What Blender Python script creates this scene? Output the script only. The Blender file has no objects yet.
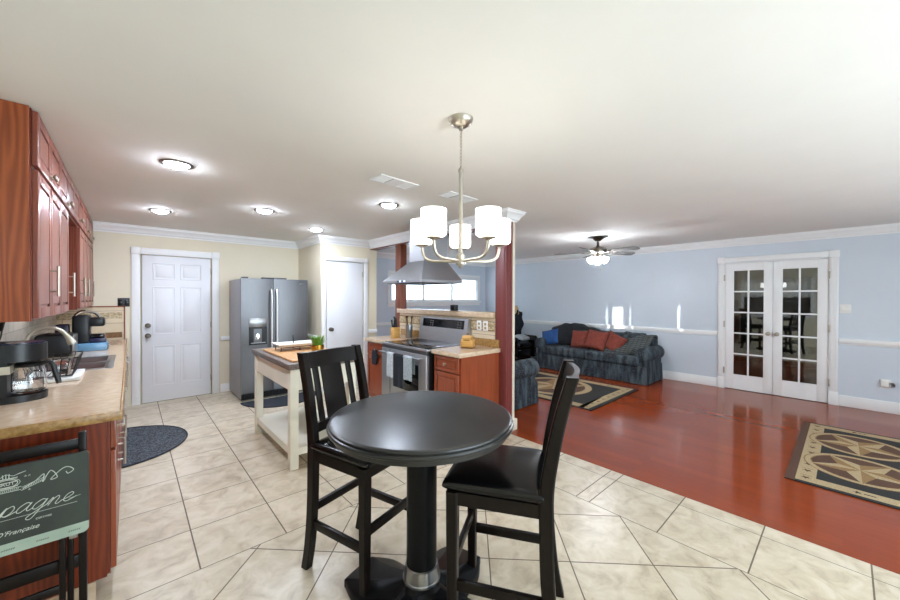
import bpy, bmesh, math, random
from mathutils import Matrix, Vector
random.seed(7)
sc = bpy.context.scene
COL = sc.collection
PI = math.pi
rad = math.radians

# ------------------------------------------------------------------ camera
cam = bpy.data.objects.new('camera', bpy.data.cameras.new('camera'))
COL.objects.link(cam); sc.camera = cam
cam.data.sensor_width = 36; cam.data.lens = 356 * 36 / 900.0
cam.data.shift_y = -0.6 / 900; cam.data.clip_start = 0.05
_y, _p, _r = rad(41.93), rad(-0.345), rad(0.17)
fw = Vector((math.sin(_y) * math.cos(_p), math.cos(_y) * math.cos(_p), math.sin(_p)))
rt = Vector((math.cos(_y), -math.sin(_y), 0)); up = rt.cross(fw)
rt2 = rt * math.cos(_r) + up * math.sin(_r); up2 = up * math.cos(_r) - rt * math.sin(_r)
cam.matrix_world = Matrix(((rt2.x, up2.x, -fw.x, 0), (rt2.y, up2.y, -fw.y, 0), (rt2.z, up2.z, -fw.z, 1.472), (0, 0, 0, 1)))

# ------------------------------------------------------------------ world, daylight, exposure
W = bpy.data.worlds.new('world'); sc.world = W; W.use_nodes = True
wn = W.node_tree; bg = wn.nodes['Background']
sky = wn.nodes.new('ShaderNodeTexSky'); sky.sky_type = 'NISHITA'; sky.sun_disc = False
sky.sun_elevation = rad(35); sky.sun_rotation = rad(200)
wn.links.new(sky.outputs[0], bg.inputs[0]); bg.inputs[1].default_value = 0.7

def area_light(name, loc, rot, sx, sy, power, col):
    l = bpy.data.lights.new(name, 'AREA'); l.shape = 'RECTANGLE'; l.size = sx; l.size_y = sy
    l.energy = power; l.color = col
    o = bpy.data.objects.new(name, l); COL.objects.link(o); o.location = loc; o.rotation_euler = rot
    return o
# daylight through the two large windows in the wall behind the camera, and the side window
area_light('daylight_patio_door', (1.7, -2.16, 1.12), (rad(90), 0, 0), 2.3, 1.9, 112, (0.73, 0.875, 1.0))
area_light('daylight_living_window', (4.6, -2.16, 1.35), (rad(90), 0, 0), 2.2, 1.1, 44, (0.78, 0.91, 1.0))
area_light('daylight_back_window', (5.57, 6.95, 1.67), (rad(-90), 0, 0), 2.7, 0.6, 620, (0.85, 0.94, 1.0))

# low sun: reaches the room only through the gaps in the curtains behind the camera
sun = bpy.data.lights.new('sun', 'SUN'); sun.energy = 9; sun.angle = rad(0.15); sun.color = (1.0, 0.97, 0.93)
so = bpy.data.objects.new('sun', sun); COL.objects.link(so)
SUND = Vector((2.90, 5.32, -0.16)); so.rotation_euler = SUND.to_track_quat('-Z', 'Y').to_euler(); so.location = (0, -8, 4)

vs = sc.view_settings
vs.view_transform = 'Standard'; vs.look = 'None'; vs.exposure = 0.30; vs.gamma = 1.0; vs.use_curve_mapping = False
sc.cycles.max_bounces = 10; sc.cycles.diffuse_bounces = 6; sc.cycles.glossy_bounces = 5
sc.cycles.sample_clamp_indirect = 6.0; sc.cycles.caustics_reflective = False; sc.cycles.caustics_refractive = False

# ------------------------------------------------------------------ materials
def lin(h):
    h = h.lstrip('#'); out = []
    for i in (0, 2, 4):
        c = int(h[i:i + 2], 16) / 255.0
        out.append(c / 12.92 if c <= 0.04045 else ((c + 0.055) / 1.055) ** 2.4)
    return (*out, 1.0)

def mat(name, col, rough=0.5, metal=0.0, var=0.06, scale=8.0, stretch=(1, 1, 1), bump=0.0, col2=None, spec=None, coat=0.0, distort=0.0, detail=4, lo=0.35, hi=0.65):
    m = bpy.data.materials.new(name); m.use_nodes = True
    nt = m.node_tree; N = nt.nodes; L = nt.links; b = N['Principled BSDF']
    b.inputs['Roughness'].default_value = rough; b.inputs['Metallic'].default_value = metal
    if spec is not None: b.inputs['Specular IOR Level'].default_value = spec
    if coat: b.inputs['Coat Weight'].default_value = coat; b.inputs['Coat Roughness'].default_value = 0.12
    c1 = lin(col); c2 = lin(col2) if col2 else tuple([max(0, x * (1 - 2 * var)) for x in c1[:3]] + [1])
    tc = N.new('ShaderNodeTexCoord'); mp = N.new('ShaderNodeMapping'); mp.inputs['Scale'].default_value = stretch
    nz = N.new('ShaderNodeTexNoise'); nz.inputs['Scale'].default_value = scale; nz.inputs['Detail'].default_value = detail
    nz.inputs['Distortion'].default_value = distort
    rp = N.new('ShaderNodeValToRGB')
    rp.color_ramp.elements[0].position = lo; rp.color_ramp.elements[0].color = c2
    rp.color_ramp.elements[1].position = hi; rp.color_ramp.elements[1].color = c1
    L.new(tc.outputs['Object'], mp.inputs[0]); L.new(mp.outputs[0], nz.inputs['Vector'])
    L.new(nz.outputs['Fac'], rp.inputs[0]); L.new(rp.outputs[0], b.inputs['Base Color'])
    if bump:
        bp = N.new('ShaderNodeBump'); bp.inputs['Strength'].default_value = bump; bp.inputs['Distance'].default_value = 0.01
        L.new(nz.outputs['Fac'], bp.inputs['Height']); L.new(bp.outputs[0], b.inputs['Normal'])
    return m

def emit(name, col, strength):
    m = bpy.data.materials.new(name); m.use_nodes = True
    b = m.node_tree.nodes['Principled BSDF']
    b.inputs['Base Color'].default_value = lin('#f4f2ec'); b.inputs['Roughness'].default_value = 0.4
    b.inputs['Emission Color'].default_value = lin(col); b.inputs['Emission Strength'].default_value = strength
    return m

def glass(name, col='#ffffff', rough=0.0, ior=1.5):
    m = bpy.data.materials.new(name); m.use_nodes = True
    b = m.node_tree.nodes['Principled BSDF']
    b.inputs['Base Color'].default_value = lin(col); b.inputs['Roughness'].default_value = rough
    b.inputs['Transmission Weight'].default_value = 1.0; b.inputs['IOR'].default_value = ior
    return m

class X:
    """tiny maths builder for shader trees"""
    def __init__(s, nt): s.nt = nt
    def __call__(s, op, a, b=None, c=None):
        n = s.nt.nodes.new('ShaderNodeMath'); n.operation = op
        for i, v in enumerate((a, b, c)):
            if v is None: continue
            if isinstance(v, (int, float)): n.inputs[i].default_value = v
            else: s.nt.links.new(v, n.inputs[i])
        return n.outputs[0]
    def mix(s, f, a, b):
        n = s.nt.nodes.new('ShaderNodeMix'); n.data_type = 'RGBA'
        for sock, v in ((n.inputs[0], f), (n.inputs[6], a), (n.inputs[7], b)):
            if isinstance(v, (int, float, tuple)): sock.default_value = v
            else: s.nt.links.new(v, sock)
        return n.outputs[2]

def tile_floor_mat():
    m = bpy.data.materials.new('floor_tile'); m.use_nodes = True
    nt = m.node_tree; N = nt.nodes; L = nt.links; b = N['Principled BSDF']; x = X(nt)
    tc = N.new('ShaderNodeTexCoord'); sp = N.new('ShaderNodeSeparateXYZ'); L.new(tc.outputs['Object'], sp.inputs[0])
    px, py = sp.outputs[0], sp.outputs[1]
    def line(c, off, per, hw):
        t = x('DIVIDE', x('SUBTRACT', c, off), per)
        d = x('MULTIPLY', x('ABSOLUTE', x('SUBTRACT', x('FRACT', x('ADD', t, 0.5)), 0.5)), per)
        return x('LESS_THAN', d, hw)
    def one(c, off, hw): return x('LESS_THAN', x('ABSOLUTE', x('SUBTRACT', c, off)), hw)
    def cell(c, off, per): return x('FLOOR', x('DIVIDE', x('SUBTRACT', c, off), per))
    hw = 0.0037
    band = x('GREATER_THAN', px, 2.455); nband = x('SUBTRACT', 1.0, band)
    far = x('GREATER_THAN', py, 2.32)
    regA = x('MULTIPLY', nband, far); regC = x('MULTIPLY', nband, x('SUBTRACT', 1.0, far))
    A = x('MAXIMUM', line(px, 0.28, 0.4425, hw), line(py, 2.32, 0.432, hw * 0.8))
    s, d = x('ADD', px, py), x('SUBTRACT', px, py)
    Cc = x('MAXIMUM', line(s, 2.84, 0.622, hw * 1.35), line(d, -1.745, 0.637, hw * 1.35))
    hiY = x('GREATER_THAN', py, 1.28)
    Bl = x('MAXIMUM', x('MULTIPLY', line(py, 1.23, 0.444, hw), x('SUBTRACT', 1.0, hiY)), x('MULTIPLY', line(py, 1.33, 0.44, hw), hiY))
    Bl = x('MAXIMUM', Bl, one(px, 2.905, hw * 0.7))
    g = x('MAXIMUM', x('MULTIPLY', A, regA), x('MAXIMUM', x('MULTIPLY', Cc, regC), x('MULTIPLY', Bl, band)))
    g = x('MAXIMUM', g, x('MAXIMUM', one(px, 2.455, hw * 0.8), x('MULTIPLY', one(py, 2.32, hw * 0.7), nband)))
    # per-tile tone
    idA = x('ADD', x('MULTIPLY', cell(px, 0.28, 0.4425), 7.3), x('MULTIPLY', cell(py, 2.32, 0.432), 3.1))
    idC = x('ADD', x('MULTIPLY', cell(s, 2.84, 0.622), 5.7), x('MULTIPLY', cell(d, -1.745, 0.637), 2.9))
    idB = x('ADD', x('MULTIPLY', x('MULTIPLY', cell(py, 1.33, 0.44), 9.1), hiY), x('MULTIPLY', x('ADD', x('MULTIPLY', cell(py, 1.23, 0.444), 9.1), 47.0), x('SUBTRACT', 1.0, hiY)))
    ident = x('ADD', x('MULTIPLY', idA, regA), x('ADD', x('MULTIPLY', idC, regC), x('MULTIPLY', idB, band)))
    wn_ = N.new('ShaderNodeTexWhiteNoise'); wn_.noise_dimensions = '1D'; L.new(ident, wn_.inputs['W'])
    cmb = N.new('ShaderNodeCombineXYZ'); L.new(x('MULTIPLY', wn_.outputs['Value'], 31.0), cmb.inputs[2])
    ad = N.new('ShaderNodeVectorMath'); ad.operation = 'ADD'; L.new(tc.outputs['Object'], ad.inputs[0]); L.new(cmb.outputs[0], ad.inputs[1])
    n1 = N.new('ShaderNodeTexNoise'); n1.inputs['Scale'].default_value = 8.0; n1.inputs['Detail'].default_value = 7; n1.inputs['Distortion'].default_value = 0.7; n1.inputs['Roughness'].default_value = 0.62
    L.new(ad.outputs[0], n1.inputs['Vector'])
    rp = N.new('ShaderNodeValToRGB'); e = rp.color_ramp.elements
    e[0].position = 0.30; e[0].color = lin('#b2a28a'); e[1].position = 0.62; e[1].color = lin('#d6cab5')
    k = rp.color_ramp.elements.new(0.46); k.color = lin('#c9bba2')
    L.new(n1.outputs['Fac'], rp.inputs[0])
    tone = x('ADD', 0.95, x('MULTIPLY', wn_.outputs['Value'], 0.07))
    hsv = N.new('ShaderNodeHueSaturation'); L.new(rp.outputs[0], hsv.inputs['Color']); L.new(tone, hsv.inputs['Value'])
    col = x.mix(g, hsv.outputs[0], lin('#6d6152'))
    L.new(col, b.inputs['Base Color'])
    L.new(x('ADD', 0.30, x('MULTIPLY', g, 0.5)), b.inputs['Roughness'])
    bp = N.new('ShaderNodeBump'); bp.inputs['Strength'].default_value = 0.5; bp.inputs['Distance'].default_value = 0.003
    L.new(x('SUBTRACT', x('MULTIPLY', n1.outputs['Fac'], 0.15), g), bp.inputs['Height']); L.new(bp.outputs[0], b.inputs['Normal'])
    return m

def wood_floor_mat():
    m = bpy.data.materials.new('floor_cherry_plank'); m.use_nodes = True
    nt = m.node_tree; N = nt.nodes; L = nt.links; b = N['Principled BSDF']; x = X(nt)
    tc = N.new('ShaderNodeTexCoord'); mp = N.new('ShaderNodeMapping'); mp.inputs['Rotation'].default_value = (0, 0, rad(90))
    L.new(tc.outputs['Object'], mp.inputs[0])
    br = N.new('ShaderNodeTexBrick'); br.inputs['Scale'].default_value = 1.0
    br.inputs['Brick Width'].default_value = 1.2; br.inputs['Row Height'].default_value = 0.09; br.inputs['Mortar Size'].default_value = 0.0008
    br.inputs['Color1'].default_value = lin('#8b3812'); br.inputs['Color2'].default_value = lin('#7d310f'); br.inputs['Mortar'].default_value = lin('#6d290d')
    br.offset = 0.37; br.offset_frequency = 2
    L.new(mp.outputs[0], br.inputs['Vector'])
    mp2 = N.new('ShaderNodeMapping'); mp2.inputs['Scale'].default_value = (14, 1.0, 14); L.new(tc.outputs['Object'], mp2.inputs[0])
    nz = N.new('ShaderNodeTexNoise'); nz.inputs['Scale'].default_value = 3.0; nz.inputs['Detail'].default_value = 6; L.new(mp2.outputs[0], nz.inputs['Vector'])
    col = x.mix(x('MULTIPLY', nz.outputs['Fac'], 0.55), br.outputs['Color'], lin('#99441d'))
    L.new(col, b.inputs['Base Color'])
    b.inputs['Roughness'].default_value = 0.13
    b.inputs['Specular IOR Level'].default_value = 0.32
    mp3 = N.new('ShaderNodeMapping'); mp3.inputs['Scale'].default_value = (9, 1.4, 1); L.new(tc.outputs['Object'], mp3.inputs[0])
    nb = N.new('ShaderNodeTexNoise'); nb.inputs['Scale'].default_value = 2.0; nb.inputs['Detail'].default_value = 2; L.new(mp3.outputs[0], nb.inputs['Vector'])
    bp = N.new('ShaderNodeBump'); bp.inputs['Strength'].default_value = 0.03; bp.inputs['Distance'].default_value = 0.02
    L.new(nb.outputs['Fac'], bp.inputs['Height']); L.new(bp.outputs[0], b.inputs['Normal']); pass
    return m

def oak_mat(name, c1, c2, rough=0.35):
    m = bpy.data.materials.new(name); m.use_nodes = True
    nt = m.node_tree; N = nt.nodes; L = nt.links; b = N['Principled BSDF']
    tc = N.new('ShaderNodeTexCoord'); mp = N.new('ShaderNodeMapping'); mp.inputs['Scale'].default_value = (1.0, 1.0, 0.11)
    L.new(tc.outputs['Object'], mp.inputs[0])
    wv = N.new('ShaderNodeTexWave'); wv.wave_type = 'BANDS'; wv.bands_direction = 'X'; wv.inputs['Scale'].default_value = 13; wv.inputs['Distortion'].default_value = 13
    wv.inputs['Detail'].default_value = 2; wv.inputs['Detail Scale'].default_value = 0.9
    L.new(mp.outputs[0], wv.inputs['Vector'])
    mp2 = N.new('ShaderNodeMapping'); mp2.inputs['Scale'].default_value = (90, 90, 4); L.new(tc.outputs['Object'], mp2.inputs[0])
    nz = N.new('ShaderNodeTexNoise'); nz.inputs['Scale'].default_value = 2.0; L.new(mp2.outputs[0], nz.inputs['Vector'])
    x = X(nt)
    f = x('ADD', x('MULTIPLY', wv.outputs['Fac'], 0.6), x('MULTIPLY', nz.outputs['Fac'], 0.4))
    L.new(x.mix(f, lin(c2), lin(c1)), b.inputs['Base Color']); b.inputs['Roughness'].default_value = rough
    return m

def stripe_fabric_mat(name):
    m = bpy.data.materials.new(name); m.use_nodes = True
    nt = m.node_tree; N = nt.nodes; L = nt.links; b = N['Principled BSDF']; x = X(nt)
    tc = N.new('ShaderNodeTexCoord'); mp = N.new('ShaderNodeMapping'); mp.inputs['Scale'].default_value = (11, 11, 2.2)
    L.new(tc.outputs['Object'], mp.inputs[0])
    nz = N.new('ShaderNodeTexNoise'); nz.inputs['Scale'].default_value = 1.3; nz.inputs['Detail'].default_value = 2; L.new(mp.outputs[0], nz.inputs['Vector'])
    n2 = N.new('ShaderNodeTexNoise'); n2.inputs['Scale'].default_value = 60; n2.inputs['Detail'].default_value = 3; L.new(tc.outputs['Object'], n2.inputs['Vector'])
    rp = N.new('ShaderNodeValToRGB'); e = rp.color_ramp.elements
    e[0].position = 0.36; e[0].color = lin('#15181e'); e[1].position = 0.66; e[1].color = lin('#465156')
    k = e.new(0.46); k.color = lin('#222933'); k = e.new(0.53); k.color = lin('#303a43')
    L.new(nz.outputs['Fac'], rp.inputs[0])
    L.new(x.mix(x('MULTIPLY', x('GREATER_THAN', n2.outputs['Fac'], 0.56), 0.3), rp.outputs[0], lin('#5f6c70')), b.inputs['Base Color'])
    b.inputs['Roughness'].default_value = 0.9
    bp = N.new('ShaderNodeBump'); bp.inputs['Strength'].default_value = 0.3; bp.inputs['Distance'].default_value = 0.01
    L.new(n2.outputs['Fac'], bp.inputs['Height']); L.new(bp.outputs[0], b.inputs['Normal'])
    return m

def plaid_mat(name):
    m = bpy.data.materials.new(name); m.use_nodes = True
    nt = m.node_tree; N = nt.nodes; L = nt.links; b = N['Principled BSDF']; x = X(nt)
    tc = N.new('ShaderNodeTexCoord'); sp = N.new('ShaderNodeSeparateXYZ'); L.new(tc.outputs['Object'], sp.inputs[0])
    s1 = x('LESS_THAN', x('FRACT', x('MULTIPLY', x('ADD', sp.outputs[0], sp.outputs[2]), 14.0)), 0.3)
    s2 = x('LESS_THAN', x('FRACT', x('MULTIPLY', sp.outputs[1], 14.0)), 0.3)
    n2 = N.new('ShaderNodeTexNoise'); n2.inputs['Scale'].default_value = 45; L.new(tc.outputs['Object'], n2.inputs['Vector'])
    base = x.mix(n2.outputs['Fac'], lin('#20262a'), lin('#4c5352'))
    c = x.mix(x('MULTIPLY', s1, 0.28), base, lin('#8a8d86')); c = x.mix(x('MULTIPLY', s2, 0.3), c, lin('#14181c'))
    L.new(c, b.inputs['Base Color']); b.inputs['Roughness'].default_value = 0.95
    return m

def stone_tile_mat(name, c1, c2, grout, w=0.15, h=0.075, axis='YZ', offs=0.5):
    m = bpy.data.materials.new(name); m.use_nodes = True
    nt = m.node_tree; N = nt.nodes; L = nt.links; b = N['Principled BSDF']
    tc = N.new('ShaderNodeTexCoord'); sp = N.new('ShaderNodeSeparateXYZ'); L.new(tc.outputs['Object'], sp.inputs[0])
    cb = N.new('ShaderNodeCombineXYZ')
    L.new(sp.outputs[1 if axis == 'YZ' else 0], cb.inputs[0]); L.new(sp.outputs[2], cb.inputs[1])
    br = N.new('ShaderNodeTexBrick'); br.inputs['Scale'].default_value = 1.0; br.inputs['Brick Width'].default_value = w; br.inputs['Row Height'].default_value = h
    br.inputs['Mortar Size'].default_value = 0.003; br.offset = offs
    br.inputs['Color1'].default_value = lin(c1); br.inputs['Color2'].default_value = lin(c2); br.inputs['Mortar'].default_value = lin(grout)
    L.new(cb.outputs[0], br.inputs['Vector'])
    nz = N.new('ShaderNodeTexNoise'); nz.inputs['Scale'].default_value = 14; nz.inputs['Detail'].default_value = 5; L.new(tc.outputs['Object'], nz.inputs['Vector'])
    x = X(nt); L.new(x.mix(x('MULTIPLY', nz.outputs['Fac'], 0.35), br.outputs['Color'], lin('#f0e8da')), b.inputs['Base Color'])
    b.inputs['Roughness'].default_value = 0.45
    bp = N.new('ShaderNodeBump'); bp.inputs['Strength'].default_value = 0.4; bp.inputs['Distance'].default_value = 0.004
    L.new(x('SUBTRACT', 1.0, br.outputs['Fac']), bp.inputs['Height']); L.new(bp.outputs[0], b.inputs['Normal'])
    return m

M = {}
M['ceil'] = mat('ceiling_paint', '#e9e7e2', 0.85, var=0.01, scale=3)
M['cream'] = mat('wall_cream_paint', '#e2dac3', 0.7, var=0.01, scale=3)
M['blue'] = mat('wall_pale_blue_paint', '#ccd5df', 0.45, var=0.01, scale=3)
M['white'] = mat('trim_white_paint', '#eceded', 0.4, var=0.01, scale=5)
M['trimcream'] = mat('trim_cream_paint', '#ddd3c1', 0.5, var=0.02, scale=5)
M['door'] = mat('door_white_paint', '#e6e8ec', 0.35, var=0.01, scale=5)
M['tile'] = tile_floor_mat()
M['plank'] = wood_floor_mat()
M['oak'] = oak_mat('oak_end_panel', '#a4582f', '#743315', 0.35)
M['oakdark'] = oak_mat('cherry_end_panel', '#8a3a1c', '#5f220e', 0.35)
M['cherry'] = mat('cherry_cabinet_door', '#93503e', 0.32, var=0.12, scale=5, stretch=(6, 6, 0.6), coat=0.1)
M['cherry2'] = mat('cherry_cabinet_door_red', '#96482a', 0.3, var=0.12, scale=5, stretch=(6, 6, 0.6), coat=0.2)
M['gapshade'] = mat('painted_gap_shade', '#1c0f0a', 0.7)  # shade inside gaps and slots put into the colour; also the oven seam
M['postred'] = mat('maroon_post_paint', '#7a3a38', 0.4, var=0.08, scale=3, stretch=(6, 6, 0.5))
M['postwood'] = mat('dark_brown_casing', '#7a3a1e', 0.35, var=0.2, scale=4, stretch=(8, 8, 0.6))
M['laminate'] = mat('counter_beige_laminate', '#d3bda3', 0.10, col2='#c6ac90', scale=24, detail=6)
M['lamedge'] = mat('counter_gold_edge', '#b08a52', 0.35, col2='#8a6534', scale=60, detail=6)
M['splash'] = stone_tile_mat('stone_tile_backsplash', '#b5ab9b', '#8f8577', '#6f675b', 0.15, 0.1, 'YZ')
M['splashx'] = stone_tile_mat('tan_tile_backsplash', '#d9c7a6', '#cdb892', '#8a6b48', 0.62, 0.16, 'XZ', 0.0)
M['splashs'] = stone_tile_mat('tan_tile_half_wall', '#dccbae', '#d2bf9e', '#7a6148', 0.6, 0.095, 'YZ', 0.0)
M['band'] = mat('decorative_tile_band', '#cdbd9c', 0.5, col2='#a8916c', scale=40, lo=0.42, hi=0.58)
M['bandtrim'] = mat('brown_tile_trim', '#8a6238', 0.45, col2='#6b4826', scale=25)
M['steel'] = mat('brushed_stainless', '#a9aaac', 0.3, 1.0, var=0.05, scale=6, stretch=(1, 1, 40))
M['steeld'] = mat('brushed_stainless_dark', '#77787b', 0.36, 1.0, var=0.05, scale=6, stretch=(40, 40, 1))
M['hoodsteel'] = mat('hood_satin_steel', '#aeb0b4', 0.42, 0.9, var=0.03, scale=6, stretch=(40, 1, 1))
M['paleh'] = mat('pale_handle_metal', '#dcdcda', 0.4, 0.55, var=0.02)
M['fridgeside'] = mat('fridge_side_grey', '#9a9ba0', 0.45, 0.3, var=0.02)
M['chrome'] = mat('polished_chrome', '#d4d4d6', 0.12, 1.0, var=0.02)
M['satin'] = mat('satin_nickel', '#a8a296', 0.5, 0.7, var=0.03)
M['nickel'] = mat('brushed_nickel', '#c0b9ab', 0.36, 1.0, var=0.03, scale=20)
M['darknick'] = mat('aged_pewter_metal', '#6d665c', 0.35, 1.0, var=0.05)
M['bandsilver'] = mat('champagne_silver_plastic', '#cbc5b2', 0.35, 0.2, var=0.03)
M['black'] = mat('black_plastic', '#101113', 0.35, var=0.1)
M['blackgloss'] = mat('black_glass', '#0b0c0e', 0.06, var=0.05)
M['blackmat'] = mat('black_wire_coating', '#141416', 0.5, var=0.1)
M['espresso'] = mat('espresso_wood', '#17110e', 0.36, var=0.15, scale=4, stretch=(6, 6, 1), spec=0.2)
M['tablebase'] = mat('black_satin_paint', '#111214', 0.36, var=0.1, scale=6, spec=0.14)
M['tabletop'] = mat('black_table_top', '#141414', 0.3, col2='#2b2b2a', scale=3, detail=6, coat=0.0, distort=0.6, lo=0.4, hi=0.7)
M['leather'] = mat('black_leather', '#0c0c0e', 0.22, var=0.1, scale=60, bump=0.02, spec=0.35)
M['whitepaint'] = mat('cart_white_paint', '#eeead9', 0.45, var=0.02, scale=4)
M['greywood'] = mat('grey_wash_wood', '#81736a', 0.45, col2='#5d514a', scale=5, stretch=(20, 1.5, 20))
M['board'] = mat('bamboo_board', '#cfa270', 0.4, col2='#b98753', scale=4, stretch=(30, 2, 30))
M['gold'] = mat('gold_pot', '#c59a45', 0.25, 1.0, var=0.05)
M['leaf'] = mat('grass_green', '#7fb244', 0.5, col2='#4d7f22', scale=30)
M['rubber'] = mat('dark_woven_mat', '#5a616a', 0.7, col2='#14171b', scale=26, detail=1, distort=3.0, bump=0.8, lo=0.47, hi=0.56)
M['rubber2'] = mat('dark_blue_mat', '#2c323b', 0.8, col2='#1f242b', scale=20)
M['sofa'] = stripe_fabric_mat('blue_green_stripe_fabric')
M['plaid'] = plaid_mat('grey_plaid_throw')
M['rust'] = mat('rust_red_fabric', '#843a2a', 0.85, col2='#6c2a1e', scale=25, bump=0.1)
M['cord'] = mat('dark_piping', '#2b1c14', 0.8)
M['throwblk'] = mat('black_throw_fabric', '#15171a', 0.95, col2='#23262a', scale=40, bump=0.2)
M['bluefab'] = mat('bright_blue_fabric', '#1d4c86', 0.8, col2='#163f74', scale=20)
M['navy'] = mat('navy_towel', '#1d222c', 0.95, col2='#12161d', scale=50)
M['towel'] = mat('pale_grey_towel', '#a9b2b6', 0.95, col2='#8d979c', scale=50)
M['towel2'] = mat('white_grey_towel', '#c3c9cd', 0.95, col2='#a6aeb3', scale=50)
M['skin'] = mat('tan_cloth', '#b59a70', 0.8)
M['rugblack'] = mat('rug_black', '#1c1a19', 0.95, col2='#2a2725', scale=120)
M['rugcream'] = mat('rug_cream', '#b5a07b', 0.95, col2='#9c8663', scale=90)
M['rugtan'] = mat('rug_tan', '#94744a', 0.95, col2='#7c5f3b', scale=90)
M['rugbrown'] = mat('rug_brown', '#5b3d2b', 0.95, col2='#4a3022', scale=90)
M['chalk'] = mat('chalkboard_print', '#262b28', 0.5, col2='#333c35', scale=6)
M['chalkgreen'] = mat('pale_green_print', '#a9b8a8', 0.5, col2='#93a495', scale=8)
M['chalkwhite'] = mat('chalk_white', '#c8cfc4', 0.7, var=0.05)
M['darkink'] = mat('dark_ink', '#2c3a33', 0.7)
M['wood'] = mat('light_wood', '#cfa15c', 0.45, col2='#b98a46', scale=8, stretch=(1, 1, 8))
M['plate'] = mat('white_plastic', '#e8e8e4', 0.35, var=0.01)
M['bluebox'] = mat('blue_acrylic', '#6f9fc4', 0.15, var=0.05)
M['purple'] = mat('violet_gloss_plastic', '#2c2a44', 0.2, var=0.1)
M['yellow'] = mat('yellow_plastic', '#cfd23c', 0.4)
M['clear'] = glass('clear_glass')
def arch_glass(name, tint, ior):
    m = bpy.data.materials.new(name); m.use_nodes = True
    nt = m.node_tree; N = nt.nodes; L = nt.links; N.remove(N['Principled BSDF'])
    t = N.new('ShaderNodeBsdfTransparent'); t.inputs[0].default_value = lin(tint)
    g = N.new('ShaderNodeBsdfGlossy'); g.inputs['Roughness'].default_value = 0.0
    f = N.new('ShaderNodeFresnel'); ge = N.new('ShaderNodeNewGeometry'); x = X(nt)
    L.new(x('ADD', ior, x('MULTIPLY', ge.outputs['Backfacing'], 1.0 / ior - ior)), f.inputs[0])   # same reflectance on both faces
    mx = N.new('ShaderNodeMixShader')
    L.new(f.outputs[0], mx.inputs[0]); L.new(t.outputs[0], mx.inputs[1]); L.new(g.outputs[0], mx.inputs[2]); L.new(mx.outputs[0], N['Material Output'].inputs[0])
    return m
M['pane'] = arch_glass('door_pane_glass', '#e4e8ea', 2.2)
M['winglass'] = arch_glass('window_pane_glass', '#f4f6f7', 1.45)
def translucent(name, col, f):
    m = bpy.data.materials.new(name); m.use_nodes = True
    nt = m.node_tree; N = nt.nodes; L = nt.links; b = N['Principled BSDF']; b.inputs['Base Color'].default_value = lin(col); b.inputs['Roughness'].default_value = .8
    t = N.new('ShaderNodeBsdfTranslucent'); t.inputs[0].default_value = lin(col); mx = N.new('ShaderNodeMixShader'); mx.inputs[0].default_value = f
    L.new(b.outputs[0], mx.inputs[1]); L.new(t.outputs[0], mx.inputs[2]); L.new(mx.outputs[0], N['Material Output'].inputs[0])
    return m
M['blind'] = translucent('white_blind', '#e8ebee', .5)
M['added_curtain'] = mat('opaque_curtain_cloth', '#d8d6d0', 0.9, var=0.03)
M['lace'] = translucent('white_lace', '#f2f0ea', .5)
M['shade'] = emit('chandelier_shade_glow', '#fdfaf6', 3.6)
M['shadefan'] = emit('fan_shade_glow', '#f0f6ff', 130.0)
M['lens'] = emit('recessed_lens_glow', '#e2edff', 310.0)
M['display'] = mat('black_display', '#0d0f14', 0.12)
M['bluelight'] = emit('hood_button_glow', '#88aaff', 1.5)
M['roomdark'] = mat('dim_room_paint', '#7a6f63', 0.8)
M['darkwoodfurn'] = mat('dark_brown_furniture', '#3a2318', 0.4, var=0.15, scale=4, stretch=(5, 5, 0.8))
M['whitebin'] = mat('grey_white_bin', '#a8acb0', 0.5)
M['screen'] = mat('grey_fan_blade', '#6d6965', 0.22, var=0.02)

# ------------------------------------------------------------------ mesh builder
def facing(ox, oy, oz, n):
    """local frame: u along the surface, v up, w outwards along n"""
    w = {'+X': Vector((1, 0, 0)), '-X': Vector((-1, 0, 0)), '+Y': Vector((0, 1, 0)), '-Y': Vector((0, -1, 0))}[n]
    v = Vector((0, 0, 1)); u = v.cross(w)
    return Matrix(((u.x, v.x, w.x, ox), (u.y, v.y, w.y, oy), (u.z, v.z, w.z, oz), (0, 0, 0, 1)))

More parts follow.
